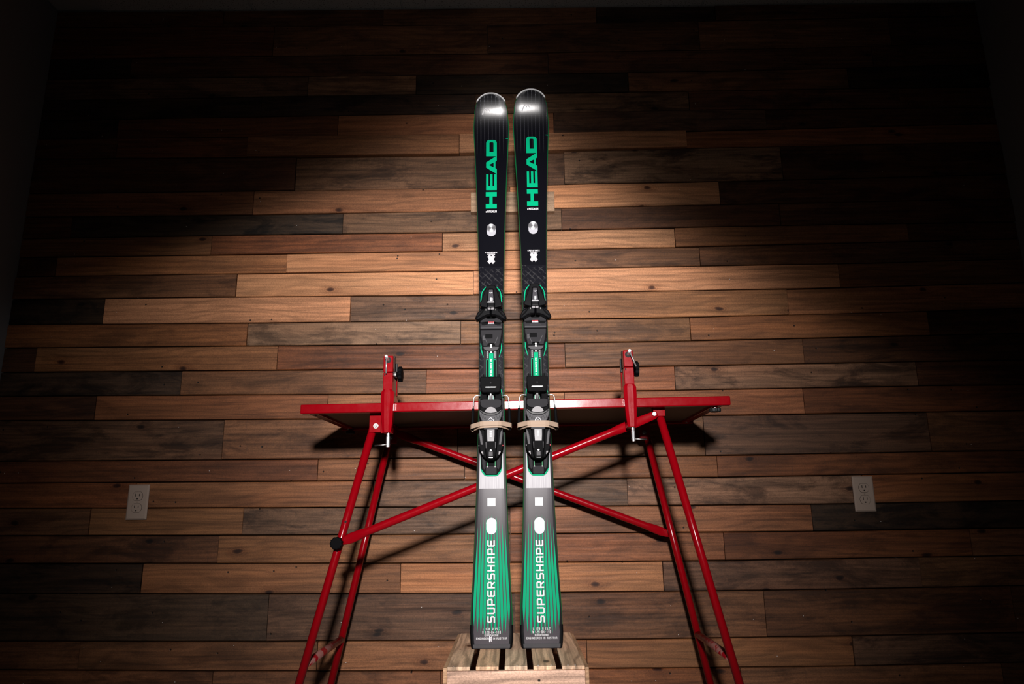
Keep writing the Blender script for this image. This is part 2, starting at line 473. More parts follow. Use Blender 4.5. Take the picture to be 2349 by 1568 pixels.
# courses hidden below the frame, down to the floor
low0 = [bz(26, XL), bz(26, XR)]
extra = []
for q in (1.0,):
    extra.append([(XL, low0[0] * (1 - q) + .004 * q), (XR, low0[1] * (1 - q) + .004 * q)])
bw += extra
ROWS = ROWS[:len(bw) - 1]
bw[0] = [(XL, CEIL), (XR, CEIL)]
def plank(x0, x1, k, tone, proud):
    nseg = max(2, int((x1 - x0) / 0.14))
    cx = (x0 + x1) / 2
    zt = lambda x: bz(k, x); zb_ = lambda x: bz(k + 1, x)
    cz = (zt(cx) + zb_(cx)) / 2
    yf = DW - proud
    vs = []; fs = []
    gap = .0012
    for i in range(nseg + 1):
        x = x0 + .0012 + (x1 - x0 - .0024) * i / nseg
        ja, jb = random.uniform(-.001, .0012), random.uniform(-.001, .0012)
        dy = random.uniform(-.0006, .0006)
        t = zt(x) - gap - abs(ja); b = zb_(x) + gap + abs(jb)
        c = .0022                                # worn arris
        vs += [(x-cx, DW+.021, t-cz), (x-cx, yf+c+dy, t-cz), (x-cx, yf+dy, t-c-cz), (x-cx, yf+dy, b+c-cz), (x-cx, yf+c+dy, b-cz), (x-cx, DW+.021, b-cz)]
    for i in range(nseg):
        for q in range(5):
            a = i*6+q; fs.append((a, a+1, a+7, a+6))
    fs.append(tuple(range(5, -1, -1))); fs.append(tuple(nseg*6+q for q in range(6)))
    vs = [(x, y - DW, z) for x, y, z in vs]
    o = link('plank', mesh(vs, fs), RECLAIMED, wall)
    o.location = (cx, DW, cz)
    v = random.uniform(.90, 1.10)
    col = [c * v * random.uniform(.96, 1.04) for c in TONE[tone]]
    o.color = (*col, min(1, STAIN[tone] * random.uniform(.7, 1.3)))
    return o
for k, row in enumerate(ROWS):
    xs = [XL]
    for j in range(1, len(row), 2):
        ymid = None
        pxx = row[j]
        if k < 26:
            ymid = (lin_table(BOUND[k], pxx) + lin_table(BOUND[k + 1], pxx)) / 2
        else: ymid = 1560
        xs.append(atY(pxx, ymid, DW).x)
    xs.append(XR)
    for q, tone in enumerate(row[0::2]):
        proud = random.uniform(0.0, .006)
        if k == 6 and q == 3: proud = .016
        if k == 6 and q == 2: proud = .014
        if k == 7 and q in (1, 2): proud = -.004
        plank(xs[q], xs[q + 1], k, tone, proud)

# ------------------------------------------------------------------ wall outlets
def outlet(px, py, label):
    p = atY(px, py, DW - .006)
    r = empty('wall_outlet', (p.x, DW - .006, p.z))
    tag(r, label, 'outlet', 'outlets on the plank wall')
    w, h = .0355, .0585
    m = MB().loft([[(-w,0,-h),(w,0,-h),(w,0,h),(-w,0,h)], [(-w,-.003,-h),(w,-.003,-h),(w,-.003,h),(-w,-.003,h)],
                   [(-w+.005,-.0065,-h+.005),(w-.005,-.0065,-h+.005),(w-.005,-.0065,h-.005),(-w+.005,-.0065,h-.005)]])
    m.build('cover_plate', PLATE, r, bevel=.0008)
    for s in (1, -1):
        z0 = s * .0195
        pts = []
        for k in range(28):
            t = 2*PI*k/28
            pts.append((.0172*math.cos(t), max(-.0143, min(.0143, .0172*math.sin(t)))))
        rim = MB().loft([[(x*1.05, -.0060, z0+z*1.05) for x, z in pts], [(x*1.05, -.0068, z0+z*1.05) for x, z in pts]]).build('recess_ring', HOLE, r)
        face = MB().loft([[(x, -.006, z0+z) for x, z in pts], [(x, -.0082, z0+z) for x, z in pts]]).build('receptacle', PLATE, r, bevel=.0006)
        for xx, hh in ((-.0063, .0046), (.0063, .0038)):
            MB().box(xx-.0011, xx+.0011, -.0085, -.0070, z0+.004-hh, z0+.004+hh).build('slot', HOLE, face)
        MB().cyl((0,-.0070,z0-.0085), (0,-.0085,z0-.0085), .0024, n=14).build('ground_hole', HOLE, face)
    sc = MB().cyl((0,-.0060,0), (0,-.0078,0), .0030, .0022, 16).build('screw', PLATE, r)
    MB().box(-.0022,.0022,-.0081,-.0076,-.0004,.0004).build('screw_slot', HOLE, sc)
    return r
outlet(316.8, 1151, 'almond duplex wall outlet on the planks left of the red bench')
outlet(1980.8, 1132, 'almond duplex wall outlet on the planks right of the red bench')

# ------------------------------------------------------------------ small timber block on the wall
a = atY(1080, 441, DW - .034); b = atY(1272.5, 484, DW - .034)
blk = MB().box(a.x, b.x, DW - .034, DW - .0005, b.z, a.z)
blk = link('wood_block', mesh([(x-(a.x+b.x)/2, y-DW, z-(a.z+b.z)/2) for x, y, z in blk.v], blk.f), RECLAIMED, None, bevel=.0015)
blk.location = ((a.x+b.x)/2, DW, (a.z+b.z)/2)
blk.color = (.46, .30, .19, .15)
tag(blk, 'short pale wooden block fixed to the plank wall behind the ski fronts', 'block')

# ------------------------------------------------------------------ crate
CT = 0.241
c0 = atZ(1016, 1530, CT); c1 = atZ(1351, 1525.6, CT)
ccx = (c0.x + c1.x) / 2; cw = (c1.x - c0.x); cyf = (c0.y + c1.y) / 2; cdep = 0.415
crate = empty('wooden_crate', (ccx, cyf + cdep / 2, 0))
tag(crate, 'upturned slatted pine crate that carries both ski tails', 'crate')
def board(name, cx, cy, cz, L, d, h, axis, tone, parent):
    """board with its length on local x and its broad face over local z"""
    o = link(name, mesh(*(lambda b: (b.v, b.f))(MB().box(-L/2, L/2, -d/2, d/2, -h/2, h/2))), PINE, parent, bevel=.0012)
    o.location = (cx, cy, cz)
    if axis == 'top': o.rotation_euler = (PI/2, 0, PI/2)        # runs to the wall, lies flat
    if axis == 'side': o.rotation_euler = (0, 0, PI/2)
    o.color = (*tone, 0)
    return o
hw_, hd = cw / 2, cdep / 2
PT = [(.95,.65,.44), (.93,.63,.41), (.92,.64,.44), (.94,.64,.42), (.91,.63,.43)]
sw = .0505
for i in range(5):
    x = -hw_ + .009 + sw/2 + i * ((cw - .018 - sw) / 4)
    board('slat', x, 0, CT - .004, cdep - .001*i, .008, sw, 'top', PT[i], crate)
for s in (-1, 1):
    eh = .219 if s < 0 else .060          # far board shaped low so the slat gaps stay dark
    board('end_board', 0, s*(hd - .007), (CT - .0085 - .110) if s < 0 else .044, cw - .018, .014, eh, 'end', (.88,.56,.41), crate)
    for z, h in ((CT - .0325 - .001, .062), (CT - .118, .062), (CT - .203, .062)):
        board('side_board', s*(hw_ - .0045), 0, z, cdep, .0085, h, 'side', (.57,.36,.215), crate)
# staple heads on the slats
for i, offs in enumerate(((-.012,), (-.016, -.001), (0.002,), (-.014, .015), (-.012, .004))):
    x = -hw_ + .009 + sw/2 + i * ((cw - .018 - sw) / 4)
    for q in offs:
        MB().box(x+q-.0016, x+q+.0016, -hd+.0075, -hd+.0095, CT-.0002, CT+.0006).build('staple', STEEL, crate)

# ------------------------------------------------------------------ red work bench
TZ = 0.847; RH = 0.026
YAW, YM = -0.020, 1.9300
fl = atY(688, 948.5, YM - YAW * .6); fr = atY(1677, 928.5, YM + YAW * .6)
LA = (fr - fl).length; LB = 0.470
TILT = (fr.z - fl.z) / (fr.x - fl.x)          # the bench leans a hair to one side
TZ = (fl.z + fr.z) / 2
mid = (fl + fr) / 2 + Vector((TILT * TZ, 0, 0))
ex = Vector((math.cos(YAW), math.sin(YAW), 0)); ey = Vector((-ex.y, ex.x, 0))
bench = empty('tuning_bench')
BM = Matrix.Translation(Vector((mid.x, mid.y, 0)) + ey * LB / 2) @ Matrix.Rotation(YAW, 4, 'Z') @ Matrix.Rotation(-TILT, 4, 'Y')
BMI = BM.inverted()
bench.matrix_world = BM
tag(bench, 'red folding steel work bench standing against the plank wall', 'bench')
def TB(px, py, b):
    """bench local (a, b, z) for a pixel on the upright plane at depth b behind the front edge"""
    n = BM.to_3x3() @ Vector((0, 1, 0))
    return BMI @ at_plane(px, py, BM @ Vector((0, b - LB / 2, 0)), n)
A0, A1, B0, B1 = -LA/2, LA/2, -LB/2, LB/2
MB().box(A0, A1, B0, B0+.024, TZ, TZ+RH).build('front_rail', RED, bench, bevel=.003, seg=3)
MB().box(A0, A1, B1-.024, B1, TZ, TZ+RH).build('back_rail', RED, bench, bevel=.003, seg=3)
for x in (A0+.018, A1-.042):
    MB().box(x, x+.024, B0+.024, B1-.024, TZ+.001, TZ+RH-.002).build('side_rail', RED, bench, bevel=.002)
MB().box(A0+.002, A1-.002, B0+.0245, B1-.0245, TZ+.008, TZ+RH-.001).build('top_panel', UNDER, bench)
def knob(name, c, axis, r, h, parent, m=None, n=9):
    """lobed grip: c base centre, axis unit vector"""
    axis = Vector(axis).normalized()
    u = axis.cross(Vector((0,0,1)) if abs(axis.z) < .9 else Vector((1,0,0))).normalized(); w = axis.cross(u)
    rings = []
    for hh, k in ((0, .90), (h*.15, 1.0), (h*.80, 1.0), (h*.95, .93), (h, .80)):
        rg = []
        for i in range(n * 6):
            t = 2*PI*i/(n*6)
            rr = r * k * (1 + .055 * math.cos(n*t))
            rg.append(Vector(c) + axis*hh + u*math.cos(t)*rr + w*math.sin(t)*rr)
        rings.append(rg)
    return MB().loft(rings).build(name, m or BLACK, parent, bevel=.0)
# rubber bumpers under two corners
for px, py, bb in ((1640, 937, .030), (803, 986, LB-.030)):
    p = TB(px, py, bb)
    k = knob('bumper_foot', (p.x, p.y, TZ-.004), (0,0,-1), .0155, .011, bench, RUBBER, 10)
    MB().cyl((p.x, p.y, TZ), (p.x, p.y, TZ-.006), .008, n=16).build('bumper_washer', RED, k)
for x, y in ((A0+.030, B0+.05), (A0+.030, B1-.05), (A1-.030, B0+.05), (A1-.030, B1-.05), (0.02, B0+.03), (-.08, B1-.03)):
    MB().cyl((x, y, TZ+.006), (x, y, TZ-.0015), .005, .0035, 12).build('rivet', STEEL, bench)
BF, BB = .052, .405
RT = .0112
def leg(p0, p1, b):
    a = TB(*p0, b); c = TB(*p1, b)
    d = (c - a); t = (-TILT * c.x - a.z) / d.z
    return a, a + d * t
legs = {}
for key, p0, p1, b in (('lf', (853.5,989.8), (690.7,1551), BF), ('rf', (1515.4,960), (1691.5,1551), BF),
                       ('lb', (887,1030), (763.2,1551), BB), ('rb', (1490.5,1024.7), (1625.5,1551), BB)):
    a, c = leg(p0, p1, b)
    up = (a - c).normalized()
    ztop = TZ - .020
    a2 = a + up * ((ztop - a.z) / up.z)
    legs[key] = (a2, c)
    lo = MB().tube([a2, c + up*.012], RT, 18).build('leg', RED, bench, smooth=True)
    MB().tube([c + up*.03, c + up*.0005], RT*1.18, 16).build('foot_cap', RUBBER, lo)
def legpt(key, z):
    a, c = legs[key]; t = (z - a.z) / (c.z - a.z)
    return a + (c - a) * t
for f_, b_ in (('lf', 'lb'), ('rf', 'rb')):
    p, q = legpt(f_, .187), legpt(b_, .187)
    d = (q - p).normalized()
    MB().tube([p + d*.006, q - d*.006], RT*.98, 16).build('cross_tube', PATCHY, bench, smooth=True)
# hinge brackets below the top, one above each leg
for key in legs:
    a = legs[key][0]; s = 1 if key[0] == 'l' else -1
    g = MB()
    x0, x1 = sorted((a.x - s*.013, a.x + s*.020))
    g.box(x0, x1, a.y-.0135, a.y-.0105, TZ-(.052 if key != 'rf' else .022), TZ+.006).box(x0, x1, a.y+.0105, a.y+.0135, TZ-(.052 if key != 'rf' else .022), TZ+.006)
    g.box(x0, x1, a.y-.030, a.y+.030, TZ+.004, TZ+.0075)
    br = g.build('hinge_bracket', RED, bench, bevel=.0008)
    bx = a.x + s*.006
    if key == 'rf': continue
    MB().cyl((bx, a.y-.0135, TZ-.034), (bx, a.y-.0165, TZ-.034), .0072, n=20).build('washer', STEEL, br)
    MB().cyl((bx, a.y-.0165, TZ-.034), (bx, a.y-.0215, TZ-.034), .0052, .0040, 8).build('bolt_head', CHROME, br)
    MB().tube([(bx, a.y-.012, TZ-.034), (bx, a.y+.016, TZ-.034)], .003, 10).build('bolt_shank', STEEL, br)
def strap_brace(name, pts, r, flat0, flat1, nrm):
    """round tube whose two ends are hammered flat (wide in the plane of the brace, thin along nrm)"""
    p, q = Vector(pts[0]), Vector(pts[1]); d = (q - p); L = d.length; d.normalize()
    nrm = Vector(nrm).normalized(); w = d.cross(nrm).normalized()
    rings = []
    for t, a_, b_ in ((0,.55,.16),(.012,.80,.16),(flat0,1.0,.18),(flat0+.030,.92,.80),(flat0+.05,.8,.8),
                      (L-flat1-.05,.8,.8),(L-flat1-.030,.92,.80),(L-flat1,1.0,.18),(L-.012,.80,.16),(L,.55,.16)):
        k = 1.3
        rings.append([p + d*t + w*math.cos(2*PI*i/18)*r*a_*k + nrm*math.sin(2*PI*i/18)*r*b_*k for i in range(18)])
    return MB().loft(rings).build(name, RED, bench, smooth=True)
# front brace: left front leg up to the right front hinge
bfr = BF - .0160
p = TB(782, 1243, bfr); q = TB(1508, 949, bfr)
fb = strap_brace('brace', (p, q), .0108, .030, .090, (0, 1, 0))
kp = TB(775, 1245, bfr)
knob('adjustment_knob', (kp.x, kp.y-.006, kp.z), (0,-1,0), .0165, .016, bench, BLACK, 11)
MB().tube([(kp.x, kp.y-.007, kp.z), (kp.x, kp.y+.03, kp.z)], .004, 10).build('knob_bolt', STEEL, bench)
hp = TB(1507 - 7, 949.5, bfr)
MB().cyl((hp.x, hp.y-.0015, hp.z), (hp.x, hp.y-.008, hp.z), .0070, .0055, 20).build('hinge_bolt', STEEL, bench)
# back brace
bbk = BB + .0165
p = TB(905, 991, bbk); q = TB(1538, 1226, bbk)
strap_brace('brace', (p, q), .0108, .045, .035, (0, 1, 0))
# holes with bare lips in the left front leg
hl = TB(792.5, 1196, BF - RT)
MB().cyl((hl.x, hl.y+.003, hl.z), (hl.x, hl.y-.0004, hl.z), .0032, n=14).build('adjustment_hole', HOLE, bench)

# ------------------------------------------------------------------ vises
def vise(px, ytop, lever, handle, label):
    """stands on the front rail; px: pixel x at the rail, ytop: pixel y of its top"""
    rail = TB(px, 930, -.02)
    a = rail.x
    z_top = TB(px, ytop, -.022).z
    z_bot = TB(px, ytop + 180, -.022).z
    z_sh = TB(px, ytop + 84, -.022).z           # shoulder of the clamp
    r = empty('ski_vise'); r.parent = None
    r.matrix_world = BM @ Matrix.Translation((a, B0, TZ + RH))
    tag(r, label, 'vise', 'red vises clamped to the bench rail')
    O = TZ + RH
    zt, zb2, zs = z_top - O, z_bot - O, z_sh - O
    W = .0135
    # clamp arm: tapering channel that hangs over the rail
    g = MB()
    prof = [(zs + .004, .0125, .0), (zs - .004, .0175, .002), (zs - .03, .0180, .004), (.0, .0175, .004), (-.05, .0150, .003), (zb2 + .004, .0120, .0), (zb2, .0105, .0)]
    rings = []
    for z, hw, ins in prof:
        rings.append([(-hw, -.004, z), (-hw, -.022, z), (-hw*.45, -.0265 + 0*ins, z), (hw*.45, -.0265, z), (hw, -.022, z), (hw, -.004, z)])
    arm = g.loft(rings).build('clamp_arm', RED, r, bevel=.0015)
    MB().box(-.0015, .0015, -.0272, -.0255, zb2 + .01, zs - .01).build('weld_ridge', RED, arm, bevel=.0006)
    # foot that sits on the bench top and the jaw below it
    MB().loft([[(-.0165,-.008,.0005),(.0165,-.008,.0005),(.0165,.070,.0005),(-.0165,.070,.0005)],
               [(-.0165,-.008,.007),(.0165,-.008,.007),(.0165,.070,.007),(-.0165,.070,.007)]]).build('clamp_foot', RED, r, bevel=.001)
    MB().box(-.012, .012, -.006, .014, zb2, zb2 + .016).build('lower_jaw', RED, r, bevel=.0015)
    for s in (-1, 1):
        MB().add([(s*.0155,-.006,.007),(s*.0155,.066,.007),(s*.0155,.012,zs),(s*.0155,-.006,zs),
                  (s*.0130,-.006,.007),(s*.0130,.066,.007),(s*.0130,.012,zs),(s*.0130,-.006,zs)],
                 [(0,1,2,3),(7,6,5,4),(0,4,5,1),(1,5,6,2),(2,6,7,3),(3,7,4,0)]).build('gusset', RED, r)
    # upright: front jaw, rear jaw, pads between
    seam = zt - .052
    fj = MB().box(-W, W, -.022, .006, zs - .002, seam - .0006).build('post', RED, r, bevel=.0018)
    MB().box(-W, W, -.022, .006, seam + .0006, zt - .004).build('front_jaw', RED, r, bevel=.0025)
    MB().box(-W+.001, W-.001, .052, .070, zs - .004, zt - .020).build('rear_jaw', RED, r, bevel=.002)
    MB().box(-W-.0008, W+.0008, .004, .014, seam + .006, zt).build('jaw_pad', RUBBER, r, bevel=.001)
    MB().box(-W-.0004, W+.0004, .044, .053, seam - .002, zt - .014).build('jaw_pad', RUBBER, r, bevel=.001)
    MB().box(-W+.003, W-.003, .006, .052, zs, seam - .010).build('slide_bar', STEEL, r, bevel=.001)
    # screw eye at the top with its lever
    MB().cyl((0, -.0225, zt-.017), (0, -.0212, zt-.017), .0085, n=22).build('screw_eye', HOLE, r)
    hub = MB().cyl((0, -.018, zt-.017), (lever[0]*.35-.003, -.034, zt-.012), .0045, n=16).build('screw_hub', CHROME, r, smooth=False)
    ball = (lever[0]*.35-.003, -.034, zt-.010)
    end = (ball[0] + lever[0], -.036, ball[2] - lever[1])
    MB().tube([ball, end], .0019, 12).build('lever', CHROME, r, smooth=True)
    MB().cyl((ball[0],-.0315,ball[2]+.001), (ball[0],-.0385,ball[2]+.001), .0040, n=16).build('lever_ball', CHROME, r)
    # side knob
    kz = seam + .001
    knob('side_knob', (W+.008, .020, kz), (1,0,0), .0215, .012, r, BLACK, 9)
    MB().tube([(W-.004, .020, kz), (W+.009, .020, kz)], .007, 16).build('knob_shaft', BLACK, r)
    MB().tube([(W-.001, .020, kz), (W+.003, .020, kz)], .010, 16).build('knob_washer', STEEL, r)
    # bare corners of the slots
    MB().box(-W+.003, -W+.006, -.0226, -.0218, seam-.010, seam-.003).build('slot', HOLE, r)
    # clamping screw below with its bar
    MB().tube([(.003, -.015, zb2+.004), (.003, -.015, zb2-.010), (.003, -.015, zb2-.0101), (.003, -.015, zb2-.038)], [.0042, .0042, .0050, .0050], 16).build('clamp_screw', CHROME, r)
    MB().tube([(.003-handle*.006, -.015, zb2-.031), (.003+handle*.036, -.017, zb2-.034)], .0021, 10).build('screw_bar', STEEL, r, smooth=True)
    return r
vise(888.5, 812, (.0005, .047), -1, 'red ski vise on the bench rail left of the skis')
vise(1447, 799, (.016, .044), 1, 'red ski vise on the bench rail right of the skis')

# ------------------------------------------------------------------ skis
SX0, SY0, SZ0 = -0.0588, 1.871, CT + .0004
LAM_L, LAM_R = math.radians(5.4), math.radians(4.75)
SL = 1.66
S0, CURL = 1.468, 2.6
def frame(x0, lam):
    sl, cl = math.sin(lam), math.cos(lam)
    return Matrix(((1, 0, 0, x0), (0, sl, -cl, SY0), (0, cl, sl, SZ0), (0, 0, 0, 1)))
FL = frame(SX0, LAM_L); FLI = FL.inverted()
def zbase(s): return 0.0 if s < S0 else CURL * (s - S0) ** 2
TH_T = [(0, .010), (.15, .011), (.55, .017), (1.0, .017), (1.4, .009), (1.7, .007)]
def ztop(s): return zbase(s) + lerp_table(TH_T, s)
def sk(px, py, z):
    n = Vector((FL[0][2], FL[1][2], FL[2][2]))
    p = at_plane(px, py, FL @ Vector((0, 0, z)), n)
    q = FLI @ p
    return q.x, q.y
def sy(py, off=0.0, absz=None):
    """ski length coordinate of a pixel row on the left ski"""
    s = .5
    for _ in range(12):
        s = sk(1127, py, absz if absz is not None else ztop(min(s, SL)) + off)[1]
    return s
def mmpx(py, z=.02):
    return (sk(1137, py, z)[0] - sk(1117, py, z)[0]) / 20
HW = [(0,.0485),(.004,.0505),(.0123,.0520),(.0375,.0539),(.068,.0538),(.109,.0522),(.1615,.0488),(.269,.0449),(.358,.0418),(.415,.0406),
      (.461,.0396),(.532,.0378),(.704,.0360),(.781,.0361),(.968,.0371),(1.0525,.0387),(1.154,.0416),(1.259,.0452),(1.352,.0490),(1.415,.0520)]
for y_, w_ in ((330,78.9),(310,81.4),(290,82.6),(270,80.4),(250,75.4),(240,70.7),(232,64.8),(225,55),(219,41),(215,25),(213.6,13),(213,0)):
    s_ = sy(y_); HW.append((s_, w_ / 2 * mmpx(y_, ztop(s_))))
SL = HW[-1][0]
S_TRIM = HW[-6][0]               # where the white tip trim starts
def hw_at(s):
    # smooth interpolation (Catmull-Rom style) except near the tip
    if s > S_TRIM - .03 or s < .05: return max(0.0, lerp_table(HW, s))
    d = .03
    return (lerp_table(HW, s-d) + 2*lerp_table(HW, s) + lerp_table(HW, s+d)) / 4
def stations():
    st = [0, .004, .0123, .025, .0375, .055]
    s = .08
    while s < 1.39: st.append(s); s += .04
    s = 1.40
    while s < S_TRIM - .004: st.append(s); s += .012
    tail = [h[0] for h in HW if h[0] >= S_TRIM - .0001]
    for a, b in zip(tail, tail[1:]): st += [a, (a + b) / 2]
    st.append(SL - .0002)
    return st
ST = stations()

def topsheet_mat():
    m = mat('ski_topsheet', (0.005, 0.005, 0.008), 0.3)
    n = N(m)
    uv = n.new('UVMap'); uv.uv_map = 'UVMap'
    sx = n.new('SeparateXYZ'); n.put(uv.outputs[0], sx.inputs[0])
    u, v = sx.outputs[0], sx.outputs[1]          # u: -1..1 over the width, v: length / 2
    tcn = n.new('TexCoord'); ob = n.new('SeparateXYZ'); n.put(tcn.outputs['Object'], ob.inputs[0])
    X, S = ob.outputs[0], ob.outputs[1]
    def band(s0, s1, soft):
        a = n.math('MULTIPLY_ADD', S, 1.0/soft, -s0/soft, clamp=True)
        b = n.math('MULTIPLY_ADD', S, -1.0/soft, s1/soft, clamp=True)
        return n.math('MULTIPLY', a, b)
    s_sil0, s_sil1 = sy(1120), sy(1040)
    s_carb = sy(612)
    # dotted weave
    dx = n.math('SINE', n.math('MULTIPLY', X, 2*PI/.0026)); dy = n.math('SINE', n.math('MULTIPLY', S, 2*PI/.0026))
    dots = n.ramp(n.math('MULTIPLY', dx, dy), [(0.35, 0.0), (0.8, 1.0)])
    grey_f = n.ramp(S, [(0.0, .26), (sy(1440), .20), (sy(1300), .06), (sy(1215), .06), (sy(1150), .18), (s_sil0, .30)])  # print greys, with sheen beside the alloy window painted in
    grey = n.mix(grey_f, (0.018, 0.015, 0.018), (0.20, 0.185, 0.205))
    grey = n.mix(n.math('MULTIPLY', dots, 0.55), grey, n.mix(1.0, grey, (3.2, 3.0, 3.1), 'MULTIPLY'))
    # front: near black
    black = (0.0030, 0.0030, 0.0052)
    # crosswise carbon ribbons round the binding
    cb = n.ramp(n.noise(n.mapping(tcn.outputs['Object'], (75, 75, 1)), 1.0, 3), [(0.42, 0.0), (0.60, 1.0)])
    w1 = n.math('SINE', n.math('MULTIPLY', n.math('ADD', n.math('MULTIPLY', X, 1.0), S), 2*PI/.017))
    w2 = n.math('SINE', n.math('MULTIPLY', n.math('SUBTRACT', n.math('MULTIPLY', X, 1.0), S), 2*PI/.021))
    wv = n.math('MAXIMUM', n.ramp(w1, [(0.55, 0.0), (0.75, 1.0)]), n.ramp(w2, [(0.75, 0.0), (0.9, 0.7)]))
    carb = n.mix(n.math('MULTIPLY', wv, n.math('MULTIPLY_ADD', cb, 1.2, -0.1, clamp=True)), (0.005, 0.005, 0.008), (0.030, 0.029, 0.032))
    c = n.mix(n.math('GREATER_THAN', S, s_sil1), grey, n.mix(n.math('GREATER_THAN', S, s_carb), carb, black))
    # dotted pinstripes on the shovel
    col = n.math('SINE', n.math('MULTIPLY', X, 2*PI/.0118))
    line = n.math('GREATER_THAN', col, 0.80)
    dsh = n.math('GREATER_THAN', n.math('SINE', n.math('MULTIPLY', S, 2*PI/.0032)), -0.2)
    fade = n.math('MULTIPLY_ADD', S, 1/.17, -1.415/.17, clamp=True)
    pin = n.math('MULTIPLY', n.math('MULTIPLY', line, dsh), fade)
    c = n.mix(n.math('MULTIPLY', pin, 0.55), c, (0.16, 0.16, 0.19))
    # bare brushed alloy window behind the binding
    sil = n.math('MULTIPLY', n.math('GREATER_THAN', S, s_sil0), n.math('LESS_THAN', S, s_sil1))
    inner = n.math('LESS_THAN', n.math('ABSOLUTE', u), 0.84)
    sil = n.math('MULTIPLY', sil, inner)
    br = n.noise(n.mapping(tcn.outputs['Object'], (900, 14, 1)), 1.0, 3)
    c = n.mix(sil, c, n.mix(n.ramp(br, [(0.3, 0.0), (0.7, 1.0)]), (0.30, 0.29, 0.31), (0.44, 0.43, 0.45)))
    # black chamfer along the rims
    rim = n.math('GREATER_THAN', n.math('ABSOLUTE', u), n.math('MULTIPLY_ADD', n.math('LESS_THAN', S, s_sil1), -0.10, 0.97))
    c = n.mix(rim, c, (0.006, 0.006, 0.007))
    n.put(c, n.b.inputs['Base Color'])
    n.put(n.math('MULTIPLY', sil, 0.20), n.b.inputs['Metallic'])
    n.put(n.math('MULTIPLY_ADD', fade, 0.14, 0.09), n.b.inputs['Specular IOR Level'])
    ro = n.math('MULTIPLY_ADD', sil, 0.24, 0.32)
    n.put(n.math('ADD', ro, n.math('MULTIPLY', fade, -0.15)), n.b.inputs['Roughness'])
    sparkle = n.noise(n.mapping(tcn.outputs['Object'], (700, 420, 1)), 1.0, 1)
    n.bump(n.math('ADD', n.math('MULTIPLY', pin, 0.6), n.math('MULTIPLY', sparkle, 0.10)), 0.16, 0.0005)
    return m
TOPM = topsheet_mat()

